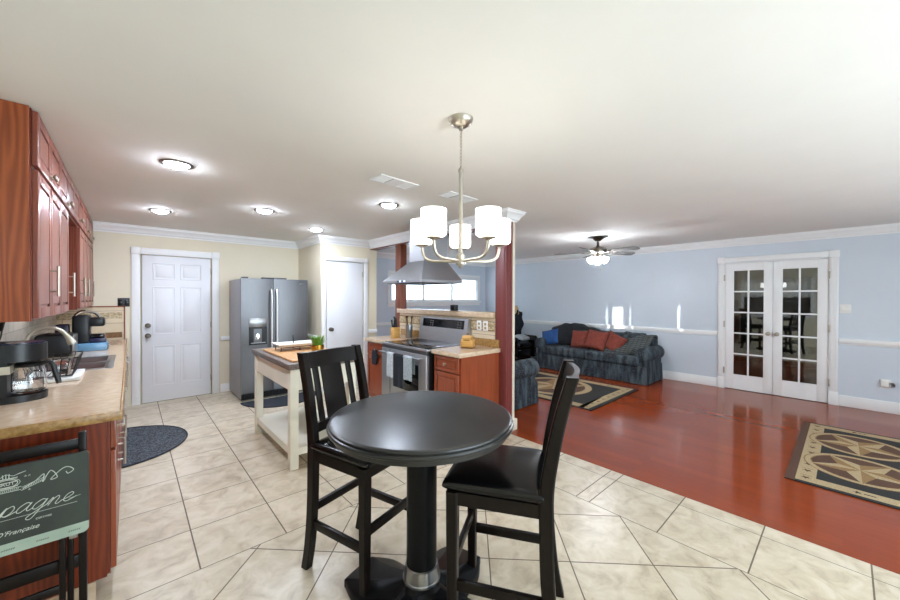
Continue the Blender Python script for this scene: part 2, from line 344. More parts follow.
ROOTM = {}
class MB:
    def __init__(s): s.v = []; s.f = []; s.m = []; s.M = None
    def raw(s, vs_, fs, mi=0):
        o = len(s.v)
        for p in vs_:
            p = Vector(p); s.v.append(s.M @ p if s.M else p)
        for f in fs: s.f.append([i + o for i in f]); s.m.append(mi)
        return s
    def bm(s, b, mi=0):
        b.verts.index_update(); s.raw([v.co.copy() for v in b.verts], [[v.index for v in f.verts] for f in b.faces], mi); b.free(); return s
    def box(s, x0, x1, y0, y1, z0, z1, mi=0, bev=0.0, seg=2):
        x0, x1 = min(x0, x1), max(x0, x1); y0, y1 = min(y0, y1), max(y0, y1); z0, z1 = min(z0, z1), max(z0, z1)
        vs_ = [(x0, y0, z0), (x1, y0, z0), (x1, y1, z0), (x0, y1, z0), (x0, y0, z1), (x1, y0, z1), (x1, y1, z1), (x0, y1, z1)]
        fs = [(0, 3, 2, 1), (4, 5, 6, 7), (0, 1, 5, 4), (1, 2, 6, 5), (2, 3, 7, 6), (3, 0, 4, 7)]
        if bev <= 0: return s.raw(vs_, fs, mi)
        b = bmesh.new(); bv = [b.verts.new(p) for p in vs_]
        for f in fs: b.faces.new([bv[i] for i in f])
        bev = min(bev, 0.49 * min(x1 - x0, y1 - y0, z1 - z0))
        bmesh.ops.bevel(b, geom=list(b.edges), offset=bev, segments=seg, affect='EDGES', profile=0.5)
        return s.bm(b, mi)
    def prism(s, pts, z0, z1, mi=0):
        n = len(pts)
        vs_ = [(x, y, z0) for x, y in pts] + [(x, y, z1) for x, y in pts]
        fs = [list(range(n))[::-1], list(range(n, 2 * n))] + [(i, (i + 1) % n, n + (i + 1) % n, n + i) for i in range(n)]
        return s.raw(vs_, fs, mi)
    def poly(s, pts, mi=0): return s.raw(pts, [list(range(len(pts)))], mi)
    def tube(s, path, r, seg=8, mi=0, closed=False):
        P = [Vector(p) for p in path]; n = len(P)
        R = r if isinstance(r, (list, tuple)) else [r] * n
        vs_ = []; fs = []; prev = None
        for i in range(n):
            a = P[(i - 1) % n] if (closed or i) else P[0]; b = P[(i + 1) % n] if (closed or i < n - 1) else P[-1]
            t = (b - a).normalized()
            if prev is None:
                ref = Vector((0, 0, 1)) if abs(t.z) < 0.9 else Vector((1, 0, 0)); nx = t.cross(ref).normalized()
            else: nx = (prev - t * prev.dot(t)).normalized()
            prev = nx; ny = t.cross(nx)
            for k in range(seg):
                an = 2 * PI * k / seg; vs_.append(P[i] + (nx * math.cos(an) + ny * math.sin(an)) * R[i])
        for i in range(n if closed else n - 1):
            j = (i + 1) % n
            for k in range(seg):
                l = (k + 1) % seg; fs.append((i * seg + k, i * seg + l, j * seg + l, j * seg + k))
        if not closed: fs.append(list(range(seg))[::-1]); fs.append([(n - 1) * seg + k for k in range(seg)])
        return s.raw(vs_, fs, mi)
    def sweep(s, path, wx, wy, mi=0):
        """square-section bar through points, section kept square to world x/y"""
        vs_ = []; fs = []; n = len(path)
        for i, p in enumerate(path):
            a = wx[i] if isinstance(wx, (list, tuple)) else wx; b = wy[i] if isinstance(wy, (list, tuple)) else wy
            c = 0.22
            for (sx, sy) in ((-1, -1 + c), (-1 + c, -1), (1 - c, -1), (1, -1 + c), (1, 1 - c), (1 - c, 1), (-1 + c, 1), (-1, 1 - c)):
                vs_.append((p[0] + sx * a, p[1] + sy * b, p[2]))
        for i in range(n - 1):
            for k in range(8):
                l = (k + 1) % 8; fs.append((i * 8 + k, i * 8 + l, i * 8 + 8 + l, i * 8 + 8 + k))
        fs.append(list(range(8))[::-1]); fs.append([(n - 1) * 8 + k for k in range(8)])
        return s.raw(vs_, fs, mi)
    def lathe(s, prof, c=(0, 0, 0), seg=32, mi=0, axis=None, cap=True):
        """prof: (r, z) from bottom to top"""
        vs_ = []; fs = []; n = len(prof); A = axis or Matrix.Identity(3); c = Vector(c)
        for r, z in prof:
            for k in range(seg):
                an = 2 * PI * k / seg; vs_.append(c + A @ Vector((r * math.cos(an), r * math.sin(an), z)))
        for i in range(n - 1):
            for k in range(seg):
                l = (k + 1) % seg; fs.append((i * seg + k, i * seg + l, i * seg + seg + l, i * seg + seg + k))
        if cap: fs.append(list(range(seg))[::-1]); fs.append([(n - 1) * seg + k for k in range(seg)])
        return s.raw(vs_, fs, mi)
    def surf(s, f, nu, nv, mi=0, closed=False):
        vs_ = [f(i / (nu - 1), j / (nv - 1)) for j in range(nv) for i in range(nu)]
        fs = [(j * nu + i, j * nu + i + 1, (j + 1) * nu + i + 1, (j + 1) * nu + i) for j in range(nv - 1) for i in range(nu - 1)]
        return s.raw(vs_, fs, mi)
    def sheet(s, f, nu, nv, off, mi=0):
        """two-sided cloth: f(u,v) and f(u,v)+off joined at the rim"""
        off = Vector(off)
        A = [Vector(f(i / (nu - 1), j / (nv - 1))) for j in range(nv) for i in range(nu)]
        B = [p + off for p in A]; n = len(A); fs = []
        for j in range(nv - 1):
            for i in range(nu - 1):
                q = (j * nu + i, j * nu + i + 1, (j + 1) * nu + i + 1, (j + 1) * nu + i)
                fs.append(q[::-1]); fs.append(tuple(k + n for k in q))
        rim = [i for i in range(nu)] + [j * nu + nu - 1 for j in range(1, nv)] + [(nv - 1) * nu + i for i in range(nu - 2, -1, -1)] + [j * nu for j in range(nv - 2, 0, -1)]
        for a, b in zip(rim, rim[1:] + rim[:1]): fs.append((a, b, b + n, a + n))
        return s.raw(A + B, fs, mi)
    def pillow(s, a, b, t, n=14, mi=0, A=None):
        """pillow in local x (half a), y (half b), thickness half t; A is a 4x4"""
        A = A or Matrix.Identity(4)
        def pt(u, v, sg):
            uu, vv = u * 2 - 1, v * 2 - 1
            h = t * (max(0, 1 - uu ** 4) * max(0, 1 - vv ** 4)) ** 0.45
            return A @ Vector((a * uu * (1 - 0.07 * (1 - vv * vv)), b * vv * (1 - 0.07 * (1 - uu * uu)), sg * h))
        s.surf(lambda u, v: pt(u, v, 1), n, n, mi); s.surf(lambda u, v: pt(1 - u, v, -1), n, n, mi); return s
    def build(s, name, mats, parent=None, local=False, angle=32):
        me = bpy.data.meshes.new(name)
        Mi = None
        if parent is not None and not local:
            r = parent
            while r.parent: r = r.parent
            Mi = ROOTM[r.name].inverted()
        me.from_pydata([tuple(Mi @ p) if Mi else tuple(p) for p in s.v], [], s.f)
        if not isinstance(mats, (list, tuple)): mats = [mats]
        for m in mats: me.materials.append(M[m] if isinstance(m, str) else m)
        me.polygons.foreach_set('material_index', s.m)
        b = bmesh.new(); b.from_mesh(me); bmesh.ops.remove_doubles(b, verts=b.verts, dist=1e-6)
        bmesh.ops.recalc_face_normals(b, faces=b.faces); b.to_mesh(me); b.free()
        me.polygons.foreach_set('use_smooth', [True] * len(me.polygons)); me.set_sharp_from_angle(angle=rad(angle))
        o = bpy.data.objects.new(name, me); COL.objects.link(o)
        if parent is not None: o.parent = parent
        else: ROOTM[o.name] = Matrix.Identity(4)
        return o

def tag(o, label=None, cat=None, group=None, kind=None):
    if label: o['label'] = label
    if cat: o['category'] = cat
    if group: o['group'] = group
    if kind: o['kind'] = kind
    elif cat: o['kind'] = 'thing'
    return o
def thing(name, label, cat, loc=(0, 0, 0), rz=0.0, group=None, kind=None):
    o = bpy.data.objects.new(name, None); COL.objects.link(o); o.location = loc; o.rotation_euler = (0, 0, rz)
    o.empty_display_size = 0.1
    ROOTM[o.name] = Matrix.Translation(loc) @ Matrix.Rotation(rz, 4, 'Z')
    return tag(o, label, cat, group, kind)
def copy_tree(o, parent=None):
    c = o.copy(); COL.objects.link(c)
    if parent: c.parent = parent
    for ch in list(o.children): copy_tree(ch, c)
    return c
def struct(name, mb, m, label=None, parent=None):
    o = mb.build(name, m, parent); tag(o, label, 'structure' if parent is None else None, kind='structure'); return o
def text_mesh(body, size, mtx, m, name, parent, shear=0.0, align='LEFT', extrude=0.0006):
    cu = bpy.data.curves.new('lettering', 'FONT'); cu.body = body; cu.size = size; cu.shear = shear; cu.align_x = align; cu.extrude = extrude
    o = bpy.data.objects.new('lettering', cu); COL.objects.link(o)
    dg = bpy.context.evaluated_depsgraph_get(); me = o.evaluated_get(dg).to_mesh()
    mb = MB(); mb.M = mtx; mb.raw([v.co.copy() for v in me.vertices], [list(p.vertices) for p in me.polygons])
    bpy.data.objects.remove(o); bpy.data.curves.remove(cu)
    return mb.build(name, m, parent)
def catmull(pts, n=6, closed=False):
    P = [Vector(p) for p in pts]; out = []; L_ = len(P)
    for i in range(L_ if closed else L_ - 1):
        g = (lambda k: P[k % L_]) if closed else (lambda k: P[max(0, min(L_ - 1, k))])
        p0, p1, p2, p3 = g(i - 1), g(i), g(i + 1), g(i + 2)
        for k in range(n):
            t = k / n
            out.append(0.5 * ((2 * p1) + (p2 - p0) * t + (2 * p0 - 5 * p1 + 4 * p2 - p3) * t * t + (3 * p1 - p0 - 3 * p2 + p3) * t ** 3))
    if not closed: out.append(P[-1])
    return out

# ------------------------------------------------------------------ the room
XL, XR, YB, YN, CZ = -0.68, 7.25, 6.42, -2.25, 2.42
SEAM = 3.05; PX, PY = 2.195, 5.43      # closet corner
LB = 6.62                              # living room back wall

struct('floor', MB().box(XL, SEAM, YN, YB, -0.1, 0.0), 'tile', 'beige marbled tile floor with diagonal dining area')
struct('floor.001', MB().box(SEAM, XR, YN, LB, -0.1, 0.0), 'plank', 'glossy cherry red plank floor')
struct('ceiling', MB().box(XL - .1, XR + .1, YN - .1, LB + .1, CZ, CZ + .1), 'ceil', 'flat white painted ceiling')
struct('wall_left', MB().box(XL - .1, XL, YN, 0.72, 0, CZ).box(XL - .1, XL, 2.28, YB + .1, 0, CZ).box(XL - .1, XL, .72, 2.28, 0, .95).box(XL - .1, XL, .72, 2.28, 2.0, CZ), 'cream', 'cream wall behind the kitchen cabinets')
struct('wall_back', MB().box(XL - .1, 0.10, YB, YB + .1, 0, CZ).box(0.92, PX + .3, YB, YB + .1, 0, CZ).box(0.10, 0.92, YB, YB + .1, 2.045, CZ).box(0.10, 0.92, YB + .05, YB + .1, 0, 2.045), 'cream', 'cream kitchen back wall with white door')
b = MB().box(PX, PX + .1, PY + .1, YB, 0, CZ).box(PX, 2.27, PY, PY + .1, 0, CZ).box(2.92, 3.17, PY, PY + .1, 0, CZ).box(2.27, 2.92, PY, PY + .1, 2.045, CZ).box(2.27, 2.92, PY + .05, PY + .1, 0, 2.045)
struct('wall_pantry', b, 'cream', 'cream closet walls jutting into the kitchen')
struct('wall_passage', MB().box(3.17 - .1, 3.17, PY + .1, LB, 0, CZ), 'blue', 'blue closet side wall in the passage')
# living back wall with its window hole
wx0, wx1, wz0, wz1 = 4.22, 6.92, 1.38, 1.96
struct('wall_living_back', MB().box(3.0, wx0, LB, LB + .1, 0, CZ).box(wx1, XR + .1, LB, LB + .1, 0, CZ).box(wx0, wx1, LB, LB + .1, 0, wz0).box(wx0, wx1, LB, LB + .1, wz1, CZ), 'blue', 'pale blue living room back wall')
dy0, dy1 = 0.155, 1.335
struct('wall_right', MB().box(XR, XR + .1, YN, dy0, 0, CZ).box(XR, XR + .1, dy1, LB + .1, 0, CZ).box(XR, XR + .1, dy0, dy1, 2.045, CZ), 'blue', 'pale blue living room wall with french doors')
struct('wall_near', MB().box(XL - .1, .5, YN - .1, YN, 0, CZ).box(2.9, 3.45, YN - .1, YN, 0, CZ).box(5.75, XR + .1, YN - .1, YN, 0, CZ).box(.5, 2.9, YN - .1, YN, 2.1, CZ).box(3.45, 5.75, YN - .1, YN, 2.05, CZ).box(3.45, 5.75, YN - .1, YN, 0, .75).box(.5, 2.9, YN - .1, YN, 0, .1), 'blue', 'wall behind the camera with wide windows')
# room behind the french doors
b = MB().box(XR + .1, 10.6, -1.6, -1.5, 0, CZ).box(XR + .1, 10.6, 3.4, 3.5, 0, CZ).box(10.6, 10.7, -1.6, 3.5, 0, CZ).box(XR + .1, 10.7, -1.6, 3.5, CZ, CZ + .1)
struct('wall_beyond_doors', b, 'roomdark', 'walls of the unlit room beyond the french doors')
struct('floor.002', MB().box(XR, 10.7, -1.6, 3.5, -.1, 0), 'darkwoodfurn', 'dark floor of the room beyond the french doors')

def crown(mb, p, q, n, e0=0, e1=0):
    """crown moulding from p to q (x,y) under the ceiling, n = direction into the room"""
    prof = [(0, .115), (.012, .115), (.014, .098), (.03, .088), (.036, .07), (.062, .036), (.072, .03), (.074, .012), (.085, .01), (.085, 0), (0, 0)]
    vs_ = []; L_ = math.hypot(q[0] - p[0], q[1] - p[1]); tx, ty_ = (q[0] - p[0]) / L_, (q[1] - p[1]) / L_
    for (x, y), e in ((p, -e0), (q, e1)):
        for d, h in prof: vs_.append((x + n[0] * d + tx * d * e, y + n[1] * d + ty_ * d * e, CZ - h))
    k = len(prof)
    mb.raw(vs_, [tuple(range(k))[::-1], tuple(range(k, 2 * k))] + [(i, (i + 1) % k, k + (i + 1) % k, k + i) for i in range(k)])
b = MB(); crown(b, (XR, YN), (XR, LB), (-1, 0)); struct('trim_1', b, 'white', 'white crown moulding on the blue right wall')
b = MB(); crown(b, (XL, YB), (PX, YB), (0, -1)); struct('trim_2', b, 'white', 'white crown moulding over the kitchen door')
b = MB(); crown(b, (PX, PY), (PX, YB), (-1, 0), 1); crown(b, (PX, PY), (3.05, PY), (0, -1), 1); struct('trim_3', b, 'white', 'white crown moulding around the closet')
b = MB(); crown(b, (3.17, LB), (XR, LB), (0, -1)); struct('trim_4', b, 'white', 'white crown moulding on the living room back wall')
# baseboards and chair rails
def rail(mb, x0, x1, y0, y1, z0, z1): mb.box(x0, x1, y0, y1, z0, z1, 0, 0.008)
b = MB(); rail(b, XR - .018, XR, YN, dy0 - .09, 0, .15); rail(b, XR - .018, XR, dy1 + .09, LB, 0, .15); struct('baseboard_right', b, 'white', 'white baseboard along the blue right wall')
b = MB(); rail(b, XR - .03, XR, YN, dy0 - .09, .865, .925); rail(b, XR - .018, XR, YN, dy0 - .09, .845, .865); rail(b, XR - .03, XR, dy1 + .09, LB, .865, .925); rail(b, XR - .018, XR, dy1 + .09, LB, .845, .865)
struct('trim_5', b, 'white', 'white chair rail along the blue right wall')
b = MB(); rail(b, 3.17, XR - .03, LB - .03, LB, .865, .925); rail(b, 3.17, XR - .018, LB - .018, LB, 0, .15); struct('trim_6', b, 'white', 'white chair rail on the living room back wall')
b = MB(); rail(b, 1.03, PX, YB - .03, YB, .80, .86); struct('trim_7', b, 'white', 'white chair rail behind the refrigerator')
b = MB(); rail(b, 1.03, PX, YB - .018, YB, 0, .13); struct('baseboard_back', b, 'white', 'white baseboard behind the refrigerator')
b = MB(); rail(b, PX - .03, PX, PY, YB - .03, .80, .86); rail(b, 3.0, 3.17, PY - .03, PY, .86, .92); struct('trim_8', b, 'white', 'white chair rail on the closet walls')

# kitchen door (six panel) and closet door
def casing(mb, x0, x1, y, z1, n, w=.09):
    """door casing around an opening on plane y, n='-Y'"""
    mb.box(x0 - w, x0, y - .022, y, 0, z1, 0, .006); mb.box(x1, x1 + w, y - .022, y, 0, z1, 0, .006)
    mb.box(x0 - w, x1 + w, y - .026, y, z1, z1 + w, 0, .006)
    for xx in (x0 - w - .006, x1 - .006 + .0): mb.box(xx, xx + w + .012, y - .034, y, z1 - .004, z1 + w + .008, 0, .008)
def panel(mb, u0, u1, v0, v1, w0, wd=.006):
    """moulded panel on a face at w0: rim, recess and raised field"""
    a = .012
    mb.box(u0, u1, v0, v0 + a, w0 - .004, w0 + wd, 0, .003); mb.box(u0, u1, v1 - a, v1, w0 - .004, w0 + wd, 0, .003)
    mb.box(u0, u0 + a, v0, v1, w0 - .004, w0 + wd, 0, .003); mb.box(u1 - a, u1, v0, v1, w0 - .004, w0 + wd, 0, .003)
    mb.box(u0 + .035, u1 - .035, v0 + .035, v1 - .035, w0 - .004, w0 + .005, 0, .004)
d = thing('door_1', 'white six panel door in the cream kitchen wall', 'door', (0.51, YB, 0), kind='structure')
b = MB(); b.M = facing(0.12, YB + .02, .008, '-Y'); b.box(0, .78, 0, 2.03, -.02, .02, 0, .002)
for (u0, u1) in ((.11, .36), (.42, .67)):
    for (v0, v1) in ((.22, .78), (.93, 1.60), (1.70, 1.93)): panel(b, u0, u1, v0, v1, .02)
sl = b.build('door_slab', 'door', d)
b = MB(); casing(b, .10, .92, YB, 2.045, '-Y'); b.build('door_frame', 'white', d)
b = MB()
for z in (.93, 1.07):
    b.lathe([(.033, 0), (.033, .008), (.02, .012), (.014, .03), (.026, .04), (.03, .055), (.022, .066), (0.001, .068)], (.18, YB, z), 20, 0, Matrix.Rotation(rad(90), 3, 'X'))
b.build('door_knob', 'darknick', sl)
for z in (.25, 1.05, 1.85): MB().box(.899, .912, YB - .012, YB + .01, z - .045, z + .045, 0, .003).build('hinge', 'nickel', d)
d = thing('door_2', 'plain white closet door with dark knob', 'door', (2.6, PY, 0), kind='structure')
sl = MB().box(2.285, 2.905, PY, PY + .04, .008, 2.04, 0, .002).build('door_slab', 'door', d)
b = MB(); casing(b, 2.27, 2.92, PY, 2.045, '-Y', .07); b.build('door_frame', 'white', d)
MB().lathe([(.032, 0), (.032, .008), (.014, .014), (.014, .032), (.028, .044), (.03, .058), (.02, .068), (0.001, .07)], (2.35, PY, .96), 20, 0, Matrix.Rotation(rad(90), 3, 'X')).build('door_knob', 'darknick', sl)
for z in (.25, 1.85): MB().box(2.89, 2.903, PY - .012, PY, z - .045, z + .045, 0, .003).build('hinge', 'nickel', d)

# french doors: each leaf with ten panes
d = thing('door_3', 'pair of white french doors with ten panes each in the blue wall', 'french doors', (XR, (dy0 + dy1) / 2, 0), kind='structure')
b = MB(); w = .085
for (y0, y1) in ((dy0 - w, dy0), (dy1, dy1 + w)):
    b.box(XR - .022, XR, y0, y1, 0, 2.045, 0, .005)
    for k in range(3): b.box(XR - .028, XR, y0 + .016 + k * .022, y0 + .026 + k * .022, .2, 2.04, 0, .003)
    b.box(XR - .03, XR, y0 - .005, y1 + .005, 0, .18, 0, .005); b.box(XR - .036, XR, y0 - .008, y1 + .008, 2.04, 2.14, 0, .008)
b.box(XR - .026, XR, dy0, dy1, 2.05, 2.13, 0, .005); b.box(XR - .032, XR, dy0, dy1, 2.10, 2.13, 0, .005)
b.box(XR - .005, XR + .09, dy0, dy0 + .012, 0, 2.045); b.box(XR - .005, XR + .09, dy1 - .012, dy1, 0, 2.045); b.box(XR - .005, XR + .09, dy0, dy1, 2.033, 2.045)
b.build('door_frame', 'white', d)
ym = (dy0 + dy1) / 2
for (y0, y1, hy) in ((dy0 + .014, ym - .002, ym - .05), (ym + .002, dy1 - .014, ym + .05)):
    st, rb, rt_ = .105, .235, .12; z0, z1 = .008, 2.03; x0, x1 = XR + .005, XR + .043
    b = MB(); b.box(x0, x1, y0, y0 + st, z0, z1, 0, .003); b.box(x0, x1, y1 - st, y1, z0, z1, 0, .003); b.box(x0, x1, y0 + st, y1 - st, z0, z0 + rb); b.box(x0, x1, y0 + st, y1 - st, z1 - rt_, z1)
    gy0, gy1, gz0, gz1 = y0 + st, y1 - st, z0 + rb, z1 - rt_
    mw = .022
    b.box(x0 + .002, x1 - .002, (gy0 + gy1) / 2 - mw / 2, (gy0 + gy1) / 2 + mw / 2, gz0, gz1, 0, .003)
    for k in range(1, 5):
        z = gz0 + (gz1 - gz0) * k / 5; b.box(x0 + .002, x1 - .002, gy0, gy1, z - mw / 2, z + mw / 2, 0, .003)
    leaf = b.build('door_leaf', 'white', d)
    for k in range(5):
        for (a, c) in ((gy0, (gy0 + gy1) / 2 - mw / 2), ((gy0 + gy1) / 2 + mw / 2, gy1)):
            za = gz0 + (gz1 - gz0) * k / 5 + (mw / 2 if k else 0); zb = gz0 + (gz1 - gz0) * (k + 1) / 5 - (mw / 2 if k < 4 else 0)
            MB().box(x0 + .016, x0 + .022, a, c, za, zb).build('pane', 'pane', leaf)
    b = MB(); b.lathe([(.028, 0), (.028, .008), (.012, .012), (.012, .04), (.026, .05), (.028, .062), (.018, .072), (0.001, .074)], (x0, hy, .93), 20, 0, Matrix.Rotation(rad(-90), 3, 'Y'))
    b.build('door_knob', 'nickel', leaf)
for y in (dy0, dy1):
    for z in (.3, 1.05, 1.8): MB().box(XR - .03, XR + .006, y - .008, y + .008, z - .05, z + .05, 0, .003).build('hinge', 'nickel', d)

# living room back window with closed white blinds
wn_o = thing('window_1', 'wide white window with closed pale blinds in the far blue wall', 'window', ((wx0 + wx1) / 2, LB, wz0), kind='structure')
b = MB(); t = .09
b.box(wx0 - t, wx1 + t, LB - .025, LB, wz1, wz1 + t, 0, .005); b.box(wx0 - t - .02, wx1 + t + .02, LB - .05, LB, wz0 - .05, wz0, 0, .005); b.box(wx0 - t, wx1 + t, LB - .02, LB, wz0 - .12, wz0 - .05, 0, .005)
b.box(wx0 - t, wx0, LB - .025, LB, wz0, wz1, 0, .005); b.box(wx1, wx1 + t, LB - .025, LB, wz0, wz1, 0, .005)
n = 3
for k in range(n + 1):
    x = wx0 + (wx1 - wx0) * k / n; b.box(x - .025, x + .025, LB, LB + .05, wz0, wz1, 0, .004)
b.box(wx0, wx1, LB, LB + .05, wz0, wz0 + .04); b.box(wx0, wx1, LB, LB + .05, wz1 - .04, wz1)
b.build('window_frame', 'white', wn_o)
MB().box(wx0, wx1, LB + .052, LB + .056, wz0, wz1).build('blind', 'blind', wn_o)
MB().box(wx0, wx1, LB + .07, LB + .074, wz0, wz1).build('pane', 'winglass', wn_o)
# patio window and living window behind the camera, side window with a lace valance
def near_window(nm, x0, x1, z0, z1, n, label):
    o = thing(nm, label, 'window', ((x0 + x1) / 2, YN, z0), kind='structure')
    b = MB(); t = .08
    b.box(x0 - t, x1 + t, YN, YN + .025, z1, z1 + t, 0, .005); b.box(x0 - t, x1 + t, YN, YN + .025, z0 - t, z0, 0, .005)
    b.box(x0 - t, x0, YN, YN + .025, z0, z1, 0, .005); b.box(x1, x1 + t, YN, YN + .025, z0, z1, 0, .005)
    for k in range(n + 1):
        x = x0 + (x1 - x0) * k / n; b.box(x - .03, x + .03, YN - .06, YN, z0, z1)
    b.box(x0, x1, YN - .06, YN, z0, z0 + .05); b.box(x0, x1, YN - .06, YN, z1 - .05, z1)
    b.build('window_frame', 'white', o); MB().box(x0, x1, YN - .035, YN - .03, z0, z1).build('pane', 'winglass', o)
near_window('window_2', .5, 2.9, .1, 2.1, 2, 'wide glazed patio door behind the camera')
near_window('window_3', 3.45, 5.75, .75, 2.05, 2, 'wide living room window behind the camera')
def added_curtain(label, pieces):  # unseen cloth added to block the sun and shape its wall patches
    o = thing('added_curtain', label, 'added_curtain', (pieces[0][0], YN + .04, 0))
    for (x0, x1, z0, z1) in pieces:
        b = MB().sheet(lambda u, v: (x0 + (x1 - x0) * u, YN + .045 + .012 * math.sin((x0 + (x1 - x0) * u) * 60), z0 + (z1 - z0) * v), max(4, int((x1 - x0) * 40)), 3, (0, .003, 0)); b.build('panel', 'added_curtain', o)
    MB().tube([(min(p[0] for p in pieces) - .05, YN + .06, max(p[3] for p in pieces) + .01), (max(p[1] for p in pieces) + .05, YN + .06, max(p[3] for p in pieces) + .01)], .01, 8).build('rod', 'nickel', o)
added_curtain('pale unseen cloth added to block the sun at the patio door behind the camera', [(.38, 3.02, .02, 2.2)])
added_curtain('pale unseen curtains added with narrow gaps that shape the sun patches, over the living window behind the camera', [(3.35, 5.85, 1.45, 2.14), (3.35, 5.85, .66, 1.01), (3.35, 4.252, 1.0, 1.46), (4.270, 4.332, 1.0, 1.46), (4.444, 4.512, 1.0, 1.46), (4.530, 4.958, 1.0, 1.46), (4.976, 5.85, 1.0, 1.46)])
o = thing('window_4', 'side window with white lace valance beside the camera', 'window', (XL, 1.5, .95), kind='structure')
b = MB()
for (y0, y1, z0, z1) in ((.64, .72, .87, 2.08), (2.28, 2.36, .87, 2.08), (.72, 2.28, 2.0, 2.08), (.72, 2.28, .87, .95), (1.48, 1.52, .95, 2.0)): b.box(XL - .05, XL + .025, y0, y1, z0, z1, 0, .004)
b.build('window_frame', 'white', o)
MB().box(XL - .09, XL - .085, .72, 2.28, .95, 1.6).build('blind', 'roomdark', o)  # unseen dark sheet added to keep the lower window dark
MB().box(XL - .07, XL - .066, .72, 2.28, .95, 2.0).build('pane', 'winglass', o)
MB().sheet(lambda u, v: (XL + .06 + .018 * math.sin(u * 60), .66 + 1.68 * u, 2.08 - .55 * v - .04 * abs(math.sin(u * 14)) * v), 90, 8, (.004, 0, 0)).build('valance', 'lace', o)

# half wall, its cap and tile, posts and header
HX = 3.05
struct('wall_half', MB().box(HX, HX + .15, 2.63, 4.52, 0, 1.235), 'cream', 'half wall behind the stove')
MB_ = MB().box(HX - .05, HX + .21, 2.63, 4.55, 1.237, 1.30, 0, .006); struct('trim_9', MB_, 'laminate', 'beige stone cap of the half wall behind the stove')
b = MB().box(HX - .012, HX, 2.63, 4.52, .91, 1.235); struct('trim_10', b, 'splashs', 'tan tiles on the half wall behind the stove')
b = MB().box(HX - .016, HX - .012, 2.63, 4.52, 1.10, 1.19)
for k in range(12):
    y = 2.68 + k * .15
    b.M = Matrix.Translation((HX - .016, y, 1.145)) @ Matrix.Rotation(rad(45), 4, 'X'); b.box(-.003, .001, -.022, .022, -.022, .022, 1); b.M = None
b.box(HX - .018, HX - .012, 2.63, 4.52, 1.19, 1.20, 2); b.box(HX - .018, HX - .012, 2.63, 4.52, 1.09, 1.10, 2)
struct('trim_11', b, ['band', 'rugcream', 'bandtrim'], 'patterned tile band on the half wall')
b = MB().box(3.045, 3.155, 2.475, 2.63, 0, CZ, 0, .004); b.box(3.038, 3.045, 2.495, 2.61, .12, 2.30, 0, .003); b.box(3.065, 3.085, 2.469, 2.475, .12, 2.3, 0, .002); b.box(3.115, 3.135, 2.469, 2.475, .12, 2.3, 0, .002)
b.box(3.045, 3.155, 2.463, 2.475, .0, .12, 0, .002)
struct('post_maroon', b, 'postred', 'maroon painted post at the end of the half wall')
b = MB().box(3.156, 3.195, 2.472, 2.63, 0, CZ, 0, .003); b.box(3.09, 3.215, 2.448, 2.4625, 0, .12, 0, .003); b.box(3.1555, 3.217, 2.463, 2.64, 0, .12, 0, .003); struct('trim_12', b, 'trimcream', 'white casing on the living room side of the maroon post')
b = MB().box(3.055, 3.17, 4.53, 4.67, 0, 2.275, 0, .004); struct('post_brown', b, 'postwood', 'brown wood post at the far end of the half wall')
struct('beam', MB().box(3.05, 3.2, 2.63, PY, 2.29, CZ), ['white'], 'white header beam over the stove opening')
b = MB().box(3.045, 3.18, 2.63, PY, 2.275, 2.29); struct('trim_13', b, 'postwood', 'brown underside strip of the header beam')
b = MB(); crown(b, (3.045, 2.472), (3.045, PY), (-1, 0), 1); crown(b, (3.2, 2.472), (3.2, PY), (1, 0), 1); crown(b, (3.045, 2.472), (3.2, 2.472), (0, -1), 1, 1); struct('trim_14', b, 'white', 'white crown moulding on the header beam and post')
# tiles behind the left counter and on the kitchen back wall
struct('trim_15', MB().box(XL, XL + .012, 2.42, YB, .95, 1.40), 'splash', 'grey stone tiles behind the left counter')
b = MB().box(XL, -.05, YB - .012, YB, .91, 1.34); struct('trim_16', b, 'splashx', 'tan tiles on the back wall beside the white door')
b = MB().box(XL, -.08, YB - .016, YB - .012, 1.18, 1.26, 0).box(XL, -.08, YB - .018, YB - .012, .93, 1.0, 1).box(XL, -.05, YB - .02, YB, 1.33, 1.345, 2).box(-.065, -.05, YB - .02, YB, .90, 1.345, 2)
struct('trim_17', b, ['band', 'bandtrim', 'oak'], 'wood edge and patterned band of the back wall tiles')

# ------------------------------------------------------------------ cabinets
def cab_door(mb, u0, u1, v0, v1, w0, th=.02, st=.055):
    """raised-panel cabinet door on plane w0"""
    mb.box(u0, u1, v0, v1, w0, w0 + th * .55)
    a = w0 + th * .4; c = w0 + th
    mb.box(u0, u0 + st, v0, v1, a, c, 0, .003); mb.box(u1 - st, u1, v0, v1, a, c, 0, .003)
    mb.box(u0 + st, u1 - st, v0, v0 + st, a, c, 0, .003); mb.box(u0 + st, u1 - st, v1 - st, v1, a, c, 0, .003)
    if u1 - u0 > 2 * st + .05 and v1 - v0 > 2 * st + .05:
        mb.box(u0 + st + .012, u1 - st - .012, v0 + st + .012, v1 - st - .012, a, c - .002, 0, .007, 1)
def bar_pull(mb, u, v0, v1, w0, out=.032):
    mb.tube([(u, v0, w0 + out), (u, v1, w0 + out)], .007, 10)
    for v in (v0 + .03, v1 - .03): mb.tube([(u, v, w0), (u, v, w0 + out)], .005, 8)

